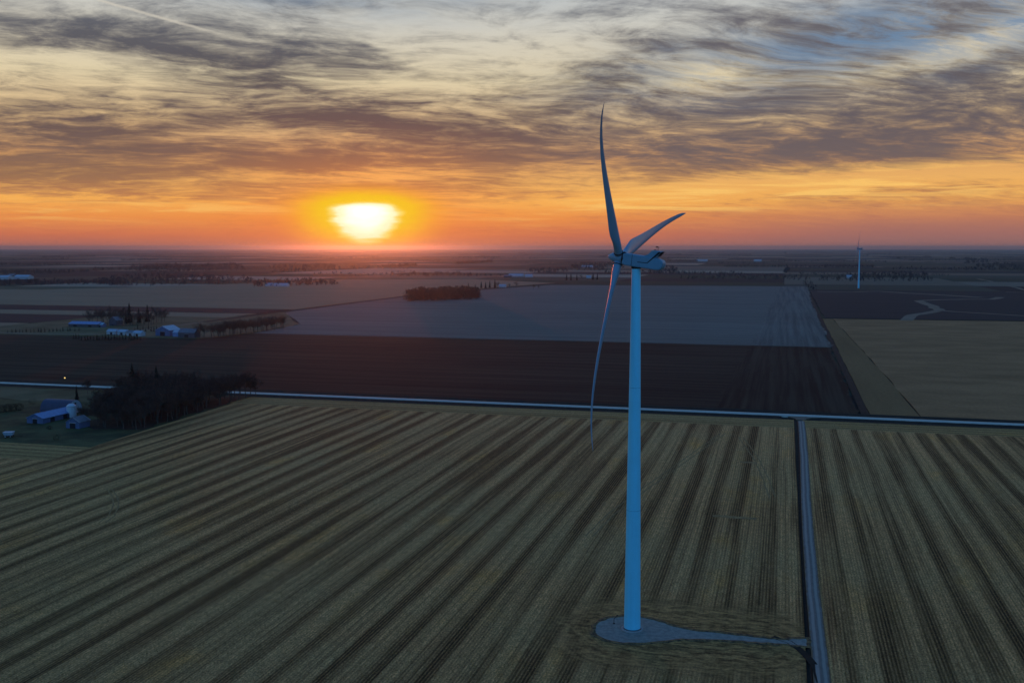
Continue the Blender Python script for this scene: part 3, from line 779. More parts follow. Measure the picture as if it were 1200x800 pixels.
# ------------------------------------------------------------------ trees
M['bark'] = simple('bark', (.105, .092, .080), (.060, .052, .046), 3., .95)
M['twig'] = simple('twigs', (.105, .062, .044), (.062, .038, .031), .2, .95)
M['twig2'] = simple('twigs_tawny', (.20, .125, .055), (.12, .078, .042), .2, .95)
M['needle'] = simple('needles', (.010, .014, .010), (.020, .026, .016), .8, .95)
M['hedge'] = simple('hedge_leaf', (.010, .013, .009), (.022, .026, .014), .6, .95)
def rand_dir(rg):
    z = rg.uniform(-1, 1); a = rg.uniform(0, 2 * math.pi); r = math.sqrt(1 - z * z)
    return Vector((r * math.cos(a), r * math.sin(a), z))
def bare_tree_meshes(seed, h, ntwig, twigmat, wide=.30):
    rg = random.Random(seed); b = MB(); ends = []
    def grow(p, d, L, r, lvl):
        q = p; n = 3 if lvl < 2 else 2
        for k in range(n):
            d = (d + rand_dir(rg) * .16 + Vector((0, 0, .05))).normalized()
            q2 = q + d * (L / n); r2 = r * (1 - .30 / n * (k + 1) / 1.0)
            b.tube(q, q2, r * (1 - .35 * k / n), r * (1 - .35 * (k + 1) / n), 5 if lvl < 2 else 3, False)
            q = q2
            if lvl > 0: ends.append((q.copy(), d.copy(), lvl))
            if lvl < 3 and (k > 0 or lvl > 0):
                for j in range(3 if lvl == 0 else 2):
                    side = rand_dir(rg); side = (side - d * side.dot(d)).normalized()
                    nd = (d * rg.uniform(.55, .95) + side * rg.uniform(.55, .95)).normalized()
                    if nd.z < .05: nd.z = rg.uniform(.05, .3); nd.normalize()
                    grow(q.copy(), nd, L * rg.uniform(.48, .66), r * .45, lvl + 1)
    grow(Vector((0, 0, -.15)), Vector((0, 0, 1)), h * .52, h * .019, 0)
    tm = mesh_np('trunk', b.v, b.f, M['bark'])
    rn = np.random.default_rng(seed); m = len(ends)
    E_ = np.array([list(e[0]) for e in ends]); D_ = np.array([list(e[1]) for e in ends])
    zmax = E_[:, 2].max(); 
    idx = rn.integers(0, m, ntwig)
    P0 = E_[idx] + rn.normal(0, h * .018, (ntwig, 3))
    dr = D_[idx] * .6 + rn.normal(0, .55, (ntwig, 3)); dr[:, 2] += .25; dr /= np.linalg.norm(dr, axis=1)[:, None]
    L = rn.uniform(.045, .11, ntwig) * h
    P1 = P0 + dr * L[:, None]
    sd_ = np.cross(dr, rn.normal(0, 1, (ntwig, 3))); sd_ /= np.linalg.norm(sd_, axis=1)[:, None]
    w = rn.uniform(.0025, .0055, ntwig) * h
    V = np.stack([P0 - sd_ * w[:, None], P0 + sd_ * w[:, None], P1], 1).reshape(-1, 3)
    k = h / max(zmax, V[:, 2].max())
    cm = mesh_np('crown', V * k, np.arange(ntwig * 3).reshape(-1, 3), twigmat)
    for v in tm.vertices: v.co *= k
    return tm, cm
def spruce_meshes(seed, h, layers=18, per=11, rad=.17):
    rg = random.Random(seed)
    b = MB().tube((0, 0, -.15), (0, 0, h * .97), h * .016, h * .003, 6)
    tm = mesh_np('trunk', b.v, b.f, M['bark']); V = []; F = []
    for i in range(layers):
        f = i / (layers - 1); z = h * (.05 + .93 * f); r = h * rad * (1 - f) ** .85 + h * .012
        for j in range(per):
            a = rg.uniform(0, 2 * math.pi); rr = r * rg.uniform(.65, 1.2); zz = z + rg.uniform(-.5, .5) * h / layers
            dz = -rr * rg.uniform(.15, .55); wd = rr * rg.uniform(.22, .38) + .02 * h * .3
            c, s_ = math.cos(a), math.sin(a); o = len(V)
            V += [(0, 0, zz + .03 * h), (c * rr * .55 - s_ * wd, s_ * rr * .55 + c * wd, zz + dz * .5), (c * rr, s_ * rr, zz + dz), (c * rr * .55 + s_ * wd, s_ * rr * .55 - c * wd, zz + dz * .5), (c * rr * .5, s_ * rr * .5, zz + dz * .5 - .05 * h)]
            F += [(o, o + 1, o + 2), (o, o + 2, o + 3), (o, o + 4, o + 1), (o, o + 3, o + 4), (o + 1, o + 4, o + 2), (o + 3, o + 2, o + 4)]
    return tm, mesh_np('crown', V, np.array(F), M['needle'])
def place_tree(name, meshes, s, t, k, rz, label, cat, group, z=0.):
    o = empty(name, W(s, t, z), rz); o.scale = (k, k, k * random.Random(int(s * 31 + t * 17)).uniform(.92, 1.08))
    tag(o, label, cat, group)
    obj('trunk', meshes[0], o); obj('crown', meshes[1], o)
    return o
TREES = [bare_tree_meshes(40 + i, 15., 2600, M['twig2'] if i == 5 else M['twig']) for i in range(6)]
SMALLT = [bare_tree_meshes(60 + i, 11., 650, M['twig']) for i in range(3)]
SPR = [spruce_meshes(80 + i, 20.) for i in range(2)]
SMALLS = [spruce_meshes(90 + i, 5., 8, 7, .26) for i in range(3)]

def inside(p, poly):
    c = False; n = len(poly)
    for i in range(n):
        (x0, y0), (x1, y1) = poly[i], poly[(i + 1) % n]
        if (y0 > p[1]) != (y1 > p[1]) and p[0] < (x1 - x0) * (p[1] - y0) / (y1 - y0) + x0: c = not c
    return c
def scatter(poly, n, dmin, seed):
    rg = random.Random(seed); out = []; xs = [p[0] for p in poly]; ys = [p[1] for p in poly]; tries = 0
    while len(out) < n and tries < 20000:
        tries += 1
        q = (rg.uniform(min(xs), max(xs)), rg.uniform(min(ys), max(ys)))
        if inside(q, poly) and all((q[0] - o[0]) ** 2 + (q[1] - o[1]) ** 2 > dmin * dmin for o in out): out.append(q)
    return out
GROVE = [(-287.5, 503), (-281.5, 398), (-303, 393), (-318, 404), (-322, 440), (-340, 466), (-352, 496)]
rg = random.Random(12)
sheet('grove_floor', jag([(p[0], p[1]) for p in GROVE], 2, 6, 41), .008, simple('leaf_litter', (.020, .017, .013), (.040, .032, .022), .3, .95, .1))
for i, (s, t) in enumerate(scatter(GROVE, 135, 4.3, 9)):
    ti = rg.choice((0, 1, 2, 3, 4, 0, 1, 2, 3, 5))
    k = rg.uniform(.82, 1.12) * (.78 if t < 412 else 1)
    if ti == 5:
        place_tree('bare_tree', TREES[5], s, t, k * .8, rg.uniform(0, 6.28), 'tawny leafless tree among the dark trees of the farmyard grove', 'tree', 'tawny trees of the grove')
    else:
        lb, gp = ('dark leafless tree at the road end of the farmyard grove', 'grove trees by the road') if t > 470 else (('low leafless tree at the near corner of the farmyard grove', 'grove trees at the near corner') if t < 412 else ('dark leafless tree in the middle of the farmyard grove', 'grove trees in the middle'))
        place_tree('bare_tree', TREES[ti], s, t, k, rg.uniform(0, 6.28), lb, 'tree', gp)
for (px, py, k, lb) in ((156, 468, 1.06, 'tallest pointed spruce rising above the left part of the grove'), (184, 468, .92, 'shorter spruce behind the grove, just right of the tallest one')):
    s, t = gpx(px, py); place_tree('spruce_tree', SPR[0 if k > 1 else 1], s, t, k, k, lb, 'spruce', 'spruces in the grove')
for px, py, k in ((288, 465.5, 1.0), (294, 464.5, .92), (281, 466, 1.05), (272, 467, .95), (300, 463.8, .7)):
    s, t = gpx(px, py); place_tree('bare_tree', TREES[int(px) % 5], s, t, k, px, 'dark leafless tree at the road end of the farmyard grove', 'tree', 'grove trees by the road')
s, t = gpx(90, 468); place_tree('spruce_tree', SPR[1], s, t, .38, 1., 'small round-topped evergreen beside the arched barn', 'evergreen', None)
for px, py, k, lb in ((103, 462, .62, 'low bare tree on the road verge left of the grove'), (112, 470, .5, 'low tawny shrub at the road end of the grove'), (126, 472, .5, 'bushy tawny shrub between the verge tree and the spruces')):
    s, t = gpx(px, py); place_tree('bare_tree', TREES[5] if 'tawny' in lb else TREES[2], s, t, k, px, lb, 'tree', None)

def leaf_mass(name, spots, n, size, mat, seed, parent=None):
    """spots: (s,t,z,rx,ry,rz) ellipsoids filled with leaf-sized faces"""
    rn = np.random.default_rng(seed); Vs = []
    for (s, t, z, rx, ry, rz) in spots:
        d = rn.normal(0, 1, (n, 3)); d /= np.linalg.norm(d, axis=1)[:, None]
        r = rn.uniform(.45, 1.05, n) ** .7
        p = d * r[:, None] * np.array([rx, ry, rz]); 
        c = W(s, t, z); p += np.array([c.x, c.y, c.z]); p[:, 2] = np.maximum(p[:, 2], .03)
        u = rn.normal(0, 1, (n, 3)); u /= np.linalg.norm(u, axis=1)[:, None]; v = np.cross(u, rn.normal(0, 1, (n, 3))); v /= np.linalg.norm(v, axis=1)[:, None]
        sz = size * rn.uniform(.5, 1.3, n)[:, None]
        Vs.append(np.stack([p - u * sz, p + u * sz * .6 + v * sz * .6, p + v * sz], 1).reshape(-1, 3))
    V = np.concatenate(Vs)
    return obj(name, mesh_np(name, V, np.arange(len(V)).reshape(-1, 3), mat), parent)
# clipped dark hedge at the left edge and round shrubs on the lawn
hs = [gpx(x, y) for x, y in ((-14, 484), (-6, 483.5), (2, 483), (9, 482), (16, 481), (22, 480.3))]
tag(leaf_mass('hedge', [(s, t, 1.5, 2.6, 2.2, 2.4) for s, t in hs], 500, .32, M['hedge'], 5), 'long dark evergreen hedge at the left edge of the farmyard', 'hedge')
for px, py, r, lb in ((38, 473.5, 1.9, 'round dark shrub between hedge and arched barn'), (58, 503, 1.0, 'low dark shrub on the grass below the blue shed'), (66, 515, 1.3, 'low dark weed patch on the yard grass near the field corner')):
    s, t = gpx(px, py); o = empty('shrub', W(s, t, 0)); tag(o, lb, 'shrub')
    c = leaf_mass('foliage', [(0, 0, r * .8, r * 1.4, r, r)], 260, .22, M['hedge'], int(px)); c.parent = o; 
    MB().tube((0, 0, -.05), (0, 0, r * .8), .08, .04, 6).build('stem', M['bark'], o)

# ------------------------------------------------------------------ buildings
def siding(name, c, roof=False):
    m, T, b = new_mat(name)
    b.inputs['Roughness'].default_value = .55 if roof else .7; b.inputs['Specular IOR Level'].default_value = .35
    v = T.new('ShaderNodeTexCoord').outputs['Object']
    sp = T.new('ShaderNodeSeparateXYZ'); T.put(sp.inputs[0], v)
    rib = T.m('SINE', T.m('MULTIPLY', T.m('ADD', sp.outputs[0], sp.outputs[1] if not roof else 0.), 2 * math.pi / .6))
    n = T.noise(T.vm('MULTIPLY', v, (1., 1., .3)), .8, 4)
    col = T.mix(T.step(n, .3, .7), (*[x * .78 for x in c], 1), (*c, 1))
    T.put(b.inputs['Base Color'], T.mix(T.step(rib, .6, 1.), col, (*[x * .7 for x in c], 1)))
    return m
M['roof_blue'] = siding('blue_metal_roof', (.16, .28, .52), True)
M['roof_dark'] = siding('dark_blue_roof', (.050, .065, .120), True)
M['roof_white'] = siding('pale_metal_roof', (.36, .47, .58), True)
M['roof_grey'] = siding('grey_shingle_roof', (.16, .17, .20), True)
M['wall_white'] = siding('white_siding', (.46, .50, .54))
M['wall_blue'] = siding('blue_siding', (.10, .15, .28))
M['wall_dark'] = siding('weathered_wall', (.09, .09, .11))
M['silo'] = simple('silo_steel', (.52, .60, .66), (.42, .49, .55), .8, .5)
M['trim'] = simple('white_trim', (.62, .64, .66), None, 1., .7)
M['door'] = simple('dark_door', (.02, .022, .028), None, 1., .8)
M['glass'] = simple('window_glass', (.03, .035, .045), None, 1., .15, spec=.6)
def gable(name, label, cat, s, t, L, Wd, eave, ridge, axis, wm, rm, doors=(), windows=(), group=None, gdoor=None, trim=False):
    """ridge along local x; doors/windows on the -y side: (x0,x1,z0,z1); gdoor: on the -x end, (y0,y1,z1)"""
    o = empty(name, W(s, t, 0), ROTZ + (R(90) if axis == 't' else 0)); tag(o, label, cat, group)
    hx, hy = L / 2, Wd / 2
    b = MB(); V = [(-hx, -hy, -.1), (hx, -hy, -.1), (hx, hy, -.1), (-hx, hy, -.1), (-hx, -hy, eave), (hx, -hy, eave), (hx, hy, eave), (-hx, hy, eave), (-hx, 0, ridge), (hx, 0, ridge)]
    b.add(V, [(0, 1, 5, 4), (2, 3, 7, 6), (1, 2, 6, 9, 5), (3, 0, 4, 8, 7), (0, 3, 2, 1)])
    wall = b.build('wall', M[wm], o)
    ov = .35; sl_ = (ridge - eave) / hy; b = MB()
    for sg in (-1, 1):
        p = [(0, ridge + .05), (sg * (hy + ov), eave - sl_ * ov + .05), (sg * (hy + ov), eave - sl_ * ov + .17), (0, ridge + .19)]
        if sg > 0: p = p[::-1]
        V = [(-hx - ov, y, z) for y, z in p] + [(hx + ov, y, z) for y, z in p]
        b.add(V, [(0, 1, 5, 4), (1, 2, 6, 5), (2, 3, 7, 6), (3, 0, 4, 7), (3, 2, 1, 0), (4, 5, 6, 7)])
    roof = b.build('roof', M[rm], o)
    MB().box(-hx - ov, hx + ov, -.12, .12, ridge + .15, ridge + .24).build('ridge_cap', M[rm], roof)
    for (x0, x1, z0, z1) in doors:
        d = MB().box(x0, x1, -hy - .05, -hy + .02, z0, z1).build('door', M['door'], o)
        MB().box(x0 - .12, x1 + .12, -hy - .06, -hy + .01, z1, z1 + .14).build('lintel', M['trim'], d)
    for (x0, x1, z0, z1) in windows:
        w = MB().box(x0, x1, -hy - .04, -hy + .02, z0, z1).build('window', M['glass'], o)
        q = MB().box(x0 - .1, x0, -hy - .07, -hy + .01, z0 - .1, z1 + .1).box(x1, x1 + .1, -hy - .07, -hy + .01, z0 - .1, z1 + .1).box(x0, x1, -hy - .07, -hy + .01, z1, z1 + .1).box(x0, x1, -hy - .07, -hy + .01, z0 - .1, z0)
        q.build('frame', M['trim'], w)
    if gdoor:
        y0, y1, z1 = gdoor
        d = MB().box(-hx - .06, -hx + .02, y0, y1, 0, z1).build('door', M['door'], o)
        MB().box(-hx - .08, -hx + .01, y0 - .15, y1 + .15, z1, z1 + .16).build('lintel', M['trim'], d)
    if trim:
        q = MB()
        for sg in (-1, 1):
            for e in (-1, 1):
                x = e * (hx + .04)
                p0 = Vector((x, 0, ridge + .1)); p1 = Vector((x, sg * (hy + ov), eave - sl_ * ov + .1))
                MB().tube(p0, p1, .11, .11, 4).build('verge_board', M['trim'], roof)
        pass
    return o
# near farmyard
s, t = gpx(60, 491.5); gable('farm_shed', 'long low shed with bright blue metal roof in the near farmyard', 'shed', s, t, 22, 9, 2.5, 4.4, 't', 'wall_blue', 'roof_blue', doors=((-6, -3, 0, 2.2), (3, 6, 0, 2.2)), gdoor=(-1.2, 1.2, 2.2))
s, t = gpx(86.5, 501.5); gable('farm_garage', 'small grey gabled building with dark doorway in front of the arched barn', 'garage', s, t + 3, 7.5, 7.2, 2.9, 5.0, 't', 'wall_blue', 'roof_grey', gdoor=(-1.5, 1.5, 2.5), trim=True)
def arched_barn(s, t):
    o = empty('arched_barn', W(s, t, 0), ROTZ); tag(o, 'arched barn with dark blue roof and pale end wall facing right', 'barn')
    hy, H, L = 5.2, 6.6, 17.; n = 14
    pr = [(hy * math.cos(math.pi * k / n) * (1 if abs(math.cos(math.pi * k / n)) > .99 else 1), H * math.sin(math.pi * k / n) ** .8) for k in range(n + 1)]
    V = [(-L / 2, y, z - .1) for y, z in pr] + [(L / 2, y, z - .1) for y, z in pr]; m = n + 1
    MB().add(V, [(k, k + 1, m + k + 1, m + k) for k in range(n)]).build('roof', M['roof_dark'], o)
    for e, nm in ((1, 'end_wall'), (-1, 'end_wall')):
        x = e * (L / 2 - .12); V = [(x, y * .98, z * .985 - .1) for y, z in pr]
        w = MB().add(V, [tuple(range(m)) if e > 0 else tuple(range(m - 1, -1, -1))]).add([(x - e * .1, a, b_) for _, a, b_ in V], [tuple(range(m - 1, -1, -1)) if e > 0 else tuple(range(m))]).build(nm, M['wall_white'], o)
        d = MB().box(x - .06, x + .06, -1.7, 1.7, 0, 3.0).build('door', M['trim'], w)
        MB().box(x - .07, x + .07, -.6, .6, 4.2, 5.1).build('hay_door', M['door'], w)
        MB().box(x - .08, x + .08, -.06, .06, 0, 3.0).build('door_joint', M['door'], d)
    for k in range(1, 6):
        x = -L / 2 + L * k / 6
        V = [(x - .05, y * 1.006, z * 1.006 - .1) for y, z in pr] + [(x + .05, y * 1.006, z * 1.006 - .1) for y, z in pr]
        MB().add(V, [(q, q + 1, m + q + 1, m + q) for q in range(n)]).build('roof_rib', M['roof_dark'], o)
s, t = gpx(72, 482.5); arched_barn(s, t)
# grain silo against the barn end
s, t = gpx(84, 488.5); o = empty('grain_silo', W(s, t, 0), ROTZ); tag(o, 'pale round grain silo at the right end of the arched barn', 'silo')
MB().lathe([(2.25, -.1), (2.25, 5.2)], 32).build('wall', M['silo'], o)
rf = MB().lathe([(2.35, 5.2), (2.1, 5.75), (1.5, 6.3), (.8, 6.65), (.25, 6.75)], 32).build('roof', M['silo'], o, True)
MB().lathe([(.28, 6.7), (.28, 6.95), (.1, 7.05)], 14).build('vent_cap', M['steel'], rf)
for z in (1.2, 2.5, 3.8):
    MB().lathe([(2.2, z), (2.29, z), (2.29, z + .1), (2.2, z + .1)], 32, False).build('hoop', M['trim'], o)
MB().box(-.5, .5, -2.32, -2.2, 0, 1.9).build('door', M['door'], o)
# farm wagon with a tipped auger
s, t = gpx(10.5, 512); o = empty('farm_wagon', W(s, t, 0), ROTZ + R(20)); tag(o, 'small pale blue wagon with a long dark drawbar on the yard grass', 'wagon')
b = MB(); b.add([(-1.7, -1.1, 1.0), (1.7, -1.1, 1.0), (1.7, 1.1, 1.0), (-1.7, 1.1, 1.0), (-2.1, -1.5, 2.4), (2.1, -1.5, 2.4), (2.1, 1.5, 2.4), (-2.1, 1.5, 2.4)], [(0, 3, 2, 1), (0, 1, 5, 4), (1, 2, 6, 5), (2, 3, 7, 6), (3, 0, 4, 7), (4, 5, 6, 7)])
b.build('box', M['roof_white'], o)
MB().box(-1.6, 1.6, -.9, -.75, .75, .98).box(-1.6, 1.6, .75, .9, .75, .98).build('frame', M['wall_blue'], o)
MB().tube((1.6, 0, .8), (5.6, .4, .25), .10, .08, 8).tube((5.6, -.3, .25), (5.6, 1.1, .25), .08, .08, 8).build('drawbar', M['door'], o)
for x in (-1.1, 1.1):
    for y in (-1.15, 1.15):
        w = MB().tube((x, y - .13, .5), (x, y + .13, .5), .5, .5, 20).build('wheel', M['groove'], o)
        MB().tube((x, y - .15, .5), (x, y + .15, .5), .24, .24, 14).build('rim', M['trim'], w)
# yard lamp on the far verge, lit
s, t = gpx(76, 445.6); o = empty('verge_lamp', W(s, t, 0)); tag(o, 'small lit amber lamp on a post beyond the gravel road', 'lamp')
MB().tube((0, 0, -.1), (0, 0, 1.25), .06, .05, 8).build('post', M['groove'], o)
lm = bpy.data.materials.new('lamp_glow'); lm.use_nodes = True; T = NT(lm.node_tree); bs = T.n['Principled BSDF']
bs.inputs['Base Color'].default_value = (.8, .5, .15, 1); bs.inputs['Emission Color'].default_value = (1, .62, .18, 1); bs.inputs['Emission Strength'].default_value = 1.1
b = MB().lathe([(.12, 1.2), (.42, 1.3), (.46, 1.65), (.3, 1.95), (.05, 2.02)], 14); b.build('lamp_head', lm, o)

# far farm across the tilled field
def at(px, py): return gpx(px, py)
s, t = at(102, 382.5); gable('long_shed', 'very long low shed with violet blue roof at the far farm', 'shed', s, t, 36, 12, 3.0, 5.2, 's', 'wall_dark', 'roof_blue', doors=((-12, -8, 0, 2.6), (6, 10, 0, 2.6)))
s, t = at(119, 383); gable('small_shed', 'small pale blue shed at the right end of the long far shed', 'shed', s, t, 7, 6, 2.6, 4.4, 's', 'wall_blue', 'roof_white', doors=((-1, 1, 0, 2),))
s, t = at(136, 381); gable('farm_house', 'tall dim grey violet farmhouse among bare trees at the far farm', 'house', s, t, 11, 9, 5.6, 9.2, 't', 'wall_dark', 'roof_grey', windows=((-3.6, -2.4, 3.6, 5), (1.8, 3.2, 3.6, 5)), gdoor=(-.6, .6, 2.1))
hx = [(133, 391.5, 10, 'leftmost white shed of the row behind the small spruces', 'roof_white'), (145, 392, 9, 'middle white shed of the row behind the small spruces', 'roof_white'), (155, 393, 7, 'narrow white shed in the row behind the small spruces', 'roof_grey'), (163, 393.5, 9, 'rightmost white shed of the row behind the small spruces', 'roof_white')]
for px, py, L, lb, rm in hx:
    s, t = at(px, py); gable('white_shed', lb, 'shed', s, t, L, 7, 3.0, 4.8, 's', 'wall_white', rm, doors=((-1.2, 1.2, 0, 2.3),), group='white sheds at the far farm')
s, t = at(197, 392.5); gable('metal_barn', 'big pale blue metal barn at the right of the far farm', 'barn', s, t, 18, 15, 5.2, 9.0, 't', 'wall_blue', 'roof_white', gdoor=(-2.5, 2.5, 4))
s, t = at(209, 394); gable('lean_shed', 'narrow blue shed joined against the big pale barn', 'shed', s, t, 6, 9, 4, 6.2, 's', 'roof_blue', 'roof_white')
s, t = at(222, 395); gable('dark_barn', 'dark slate roofed barn beside the bare tree row', 'barn', s, t, 17, 10, 4.6, 8.0, 's', 'wall_dark', 'roof_grey', doors=((-2, 2, 0, 3.2),))
rg = random.Random(77)
for i in range(24):     # hedge row of small spruces along the near side of the far farm
    px = 86 + i * 3.42; s, t = at(px + rg.uniform(-.5, .5), 398.2 + rg.uniform(-.3, .3) - (1.2 if i < 3 else 0))
    place_tree('small_spruce', SMALLS[i % 3], s, t, rg.uniform(.75, 1.25), rg.uniform(0, 6), 'small dark spruce in the row fronting the far farm', 'spruce', 'spruce row of the far farm')
for i in range(20):
    px = 10 + i * 4.3; s, t = at(px + rg.uniform(-1, 1), 389.6 - i * .10 + rg.uniform(-.25, .25))
    place_tree('small_spruce', SMALLS[i % 3], s, t, rg.uniform(.55, .95), rg.uniform(0, 6), 'tiny dark conifer in the windbreak left of the far farm', 'spruce', 'windbreak left of the far farm')
for i in range(9):
    px = 158 + i * 3.2; s, t = at(px, 387 + rg.uniform(-1.5, 1.5))
    place_tree('small_spruce', SMALLS[i % 3], s, t, rg.uniform(.8, 1.2), rg.uniform(0, 6), 'small conifer between the white sheds and the pale barn', 'spruce', 'conifers between sheds and barn')
for px, py, k, lb in ((152, 378, 1.15, 'flat-topped tall dark spruce, tallest behind the far farm'), (173, 377, .98, 'tall slim spruce at the right of the far farm trees'), (163, 378, .85, 'spruce between the two tallest of the far farm'), (148, 379, .75, 'dark spruce just right of the grey violet farmhouse')):
    s, t = at(px, py); place_tree('spruce_tree', SPR[int(px) % 2], s, t, k, px, lb, 'spruce', 'spruces behind the far farm')
for i in range(34):
    px = 104 + i * 2.7 + rg.uniform(-2, 2); s, t = at(px, 379 + rg.uniform(-2.5, 2.5))
    place_tree('bare_tree', SMALLT[i % 3], s, t, rg.uniform(1.2, 1.9), rg.uniform(0, 6), 'hazy leafless tree behind the buildings of the far farm', 'tree', 'bare trees behind the far farm')
for i in range(60):     # tree row running away from the far farm
    f = i / 59; s, t = -512 + 16 * f + rg.uniform(-6, 6), 822 + 122 * f
    if i % 5 == 0: s -= 8
    place_tree('bare_tree', SMALLT[i % 3], s, t, rg.uniform(.95, 1.55), rg.uniform(0, 6), 'brown leafless tree in the row beside the pale field', 'tree', 'tree row by the pale field')

# ------------------------------------------------------------------ woods and tree belts too far to tell trees apart
M['wood'] = simple('far_twigs', (.055, .042, .034), (.036, .028, .026), .02, .95)
M['wood2'] = simple('far_wood', (.050, .046, .048), (.034, .032, .036), .01, .95)
def wood_mesh(name, spots, per, mat, seed, tri=.22):
    """spots: (s,t,h) crowns; each filled with ragged upright faces"""
    rn = np.random.default_rng(seed); sp = np.array(spots); n = len(sp)
    cs, sn = math.cos(GA), math.sin(GA)
    x = sp[:, 0] * cs + sp[:, 1] * sn; y = -sp[:, 0] * sn + sp[:, 1] * cs; h = sp[:, 2]
    X = np.repeat(x, per); Y = np.repeat(y, per); H = np.repeat(h, per); N = n * per
    a = rn.uniform(0, 2 * math.pi, N); r = np.sqrt(rn.random(N)) * .34 * H; z = rn.uniform(.04, 1., N); r *= np.sqrt(np.clip(1.15 - z ** 2.2, .05, 1))
    P = np.stack([X + np.cos(a) * r, Y + np.sin(a) * r, z * H * .93], 1)
    b_ = rn.uniform(0, math.pi, N); w = H * tri * rn.uniform(.4, 1.1, N); u = np.stack([np.cos(b_), np.sin(b_), rn.normal(0, .3, N)], 1)
    tip = P + np.stack([rn.normal(0, .3, N) * w, rn.normal(0, .3, N) * w, w * rn.uniform(.6, 1.5, N)], 1)
    V = np.stack([P - u * (w * .5)[:, None], P + u * (w * .5)[:, None], tip], 1).reshape(-1, 3)
    V[:, 2] = np.maximum(V[:, 2], -.4)
    return obj(name, mesh_np(name, V, np.arange(N * 3).reshape(-1, 3), mat))
rg = random.Random(3)
def area(poly, n, h0, h1, seed, dmin=3.): 
    r_ = random.Random(seed); return [(s, t, r_.uniform(h0, h1)) for s, t in scatter(poly, n, dmin, seed)]
WP = [gpx(x, y) for x, y in ((472, 352), (490, 346.5), (545, 345), (561, 348), (560, 351), (520, 353), (480, 353.4))]
tag(wood_mesh('woodlot', area(WP, 260, 11, 18, 5), 70, M['wood'], 5, .13), 'rounded brown leafless woodlot standing alone in the pale field', 'wood', kind='stuff')
# mid-distance farm right of the woodlot
for i, (px, py, h_, dk) in enumerate([(549, 338.5, 13, 1), (557, 338, 9, 0), (564, 337.5, 15, 1), (569, 337.5, 14, 1), (574, 337, 16, 1), (580, 337, 17, 1), (584, 337.5, 15, 0), (597, 338.5, 12, 0), (605, 337.5, 15, 0), (625, 339, 12, 0), (631, 339, 10, 0), (664, 328, 18, 1), (669, 328, 19, 1), (676, 328, 16, 1), (681, 328, 15, 0), (695, 327.5, 19, 1), (700, 327.5, 18, 1)]):
    s, t = gpx(px, py)
    if dk: place_tree('spruce_tree', SPR[i % 2], s, t, h_ / 20 * 1.0, i, 'dark conifer of the tree clusters around the mid distance farmsteads', 'conifer', 'conifers around the middle farmsteads')
    else: place_tree('bare_tree', SMALLT[i % 3], s, t, h_ / 11., i, 'bare tree of the clusters around the mid distance farmsteads', 'tree', 'bare trees around the middle farmsteads')
for px, py, L, Wd, rg_, ax, lb in ((589, 336.8, 14, 9, 6.5, 's', 'white shed tucked behind the woodlot conifers'), (605, 324.2, 42, 16, 8, 's', 'long white barn in the distant farm right of the sun'), (595, 325, 20, 12, 7, 's', 'low grey barn left of the long white distant barn'), (620, 324.8, 20, 14, 8, 's', 'white barn right of the long white distant barn'),
                                ((690), 326, 12, 9, 7, 's', 'white farmhouse among conifers left of the turbine'), (686, 313.2, 30, 14, 8, 's', 'small bright shed far behind the turbine hub, left one'), (691.5, 313.2, 24, 14, 8, 's', 'small bright shed far behind the turbine hub, right one'),
                                (4, 327.5, 46, 22, 11, 's', 'long blue white barn at the far left edge'), (28, 327, 44, 22, 11, 's', 'blue white barn second from the left edge, far off'), (15, 325.5, 20, 14, 11, 's', 'brownish barn between the two far blue white barns'),
                                (316, 335.4, 15, 10, 7, 's', 'small white farmhouse at the wood edge left of the sun'), (330, 335.6, 32, 12, 7, 's', 'long white shed at the wood edge left of the sun'), (995, 325.8, 14, 12, 8, 's', 'white shed left of the distant turbine'), (888, 306.5, 44, 30, 12, 's', 'white speck of a barn far right of the turbine'), (823, 306.5, 60, 30, 11, 's', 'pale far barn just right of the nacelle')):
    s, t = gpx(px, py); gable('far_barn' if 'house' not in lb else 'far_house', lb, 'house' if 'house' in lb else 'barn', s, t, L, Wd, rg_ * .6, rg_, ax, 'wall_white' if 'brown' not in lb and 'grey' not in lb else 'wall_dark', 'roof_white' if 'grey' not in lb and 'brown' not in lb else 'roof_grey')
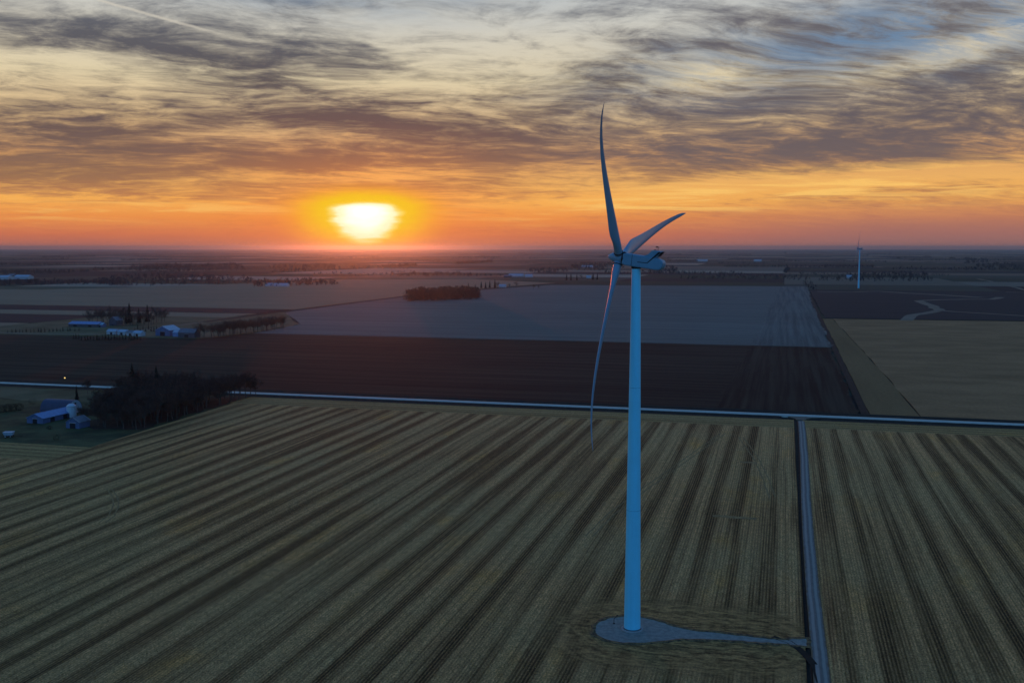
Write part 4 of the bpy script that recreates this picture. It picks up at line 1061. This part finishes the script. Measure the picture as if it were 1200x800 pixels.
# wooded land on the left and belts on the right
def quad(*p): return [gpx(x, y) for x, y in p]
spots = []
for pl, n, h0, h1 in ((quad((-30, 336), (100, 333.5), (160, 336), (130, 330), (-30, 331)), 700, 9, 15), (quad((120, 336), (240, 334), (300, 332.5), (290, 326), (190, 322), (120, 326)), 900, 9, 15),
                      (quad((150, 320), (290, 317), (282, 310), (200, 310), (150, 313)), 700, 11, 19), (quad((295, 336.5), (400, 334), (380, 330), (300, 331)), 420, 10, 17),
                      (quad((310, 316.5), (395, 316), (390, 311), (330, 311)), 420, 12, 20), (quad((-30, 322), (60, 321), (120, 318), (-30, 318)), 420, 10, 16),
                      (quad((455, 325), (560, 324), (540, 321), (460, 320)), 260, 9, 15), (quad((625, 320), (665, 320), (665, 315), (610, 316)), 250, 10, 16), (quad((668, 317), (712, 318), (712, 311), (670, 311)), 250, 12, 20),
                      (quad((760, 322), (795, 320), (792, 313), (760, 314)), 220, 10, 18), (quad((800, 328), (950, 329), (945, 323), (860, 322), (790, 326)), 420, 6, 12), (quad((935, 332), (955, 341), (960, 341), (950, 330)), 100, 4, 9),
                      (quad((960, 330), (1095, 330), (1085, 322), (1050, 320), (960, 326)), 620, 8, 15), (quad((1140, 315), (1200, 316), (1215, 311), (1165, 309), (1145, 311)), 420, 12, 20), (quad((1130, 309), (1160, 308), (1155, 304), (1135, 305)), 200, 14, 22)):
    spots += area(pl, int(n * .42), h0 * .6, h1 * .68, len(spots) + 1, 2.)
tag(wood_mesh('far_woods', spots, 16, M['wood2'], 11, .30), 'dark leafless woods across the plain below the horizon', 'wood', kind='stuff')
# shelter belts along the survey lines out to the horizon
rg = random.Random(19); spots = []
for i in range(120):
    y = 3000 * (15000 / 3000) ** rg.random(); x = rg.uniform(-.62, .62) * y; s, t = ST(x, y)
    if rg.random() < .72: s0, t0, ds, dt_ = s, round(t / 402) * 402, rg.uniform(120, 800), 12
    else: s0, t0, ds, dt_ = round(s / 402) * 402, t, 12, rg.uniform(150, 700)
    h_ = rg.uniform(7, 13); n = int((ds + dt_) / (9 if y < 6000 else 14)); w = rg.choice((1, 1, 2, 5))
    for k in range(n):
        for j in range(min(w, 3)):
            spots.append((s0 + ds * k / n + rg.uniform(-5, 5), t0 + dt_ * k / n + rg.uniform(-6, 6) * w, h_ * rg.uniform(.6, 1.15)))
tag(wood_mesh('shelter_belts', spots, 7, M['wood2'], 12, .42), 'thin dark tree belts lining the far fields towards the horizon', 'tree belt', kind='stuff')
# ------------------------------------------------------------------ haze
def build_haze():
    hm = bpy.data.materials.new('haze_air'); hm.use_nodes = True
    T = NT(hm.node_tree)
    for n in list(T.n): T.n.remove(n)
    o = T.new('ShaderNodeOutputMaterial'); v = T.new('ShaderNodeVolumePrincipled')
    v.inputs['Color'].default_value = (.27, .54, 1.0, 1)
    v.inputs['Density'].default_value = HAZE
    v.inputs['Anisotropy'].default_value = .91
    T.l.new(v.outputs[0], o.inputs['Volume'])
    hb = MB().box(-43000, 43000, -4000, 43000, -2.2, 128)
    ho = hb.build('haze', hm)
    tag(ho, 'thin evening haze lying over the fields to the horizon', 'haze', kind='stuff')
HAZE = 3.8e-5
build_haze()
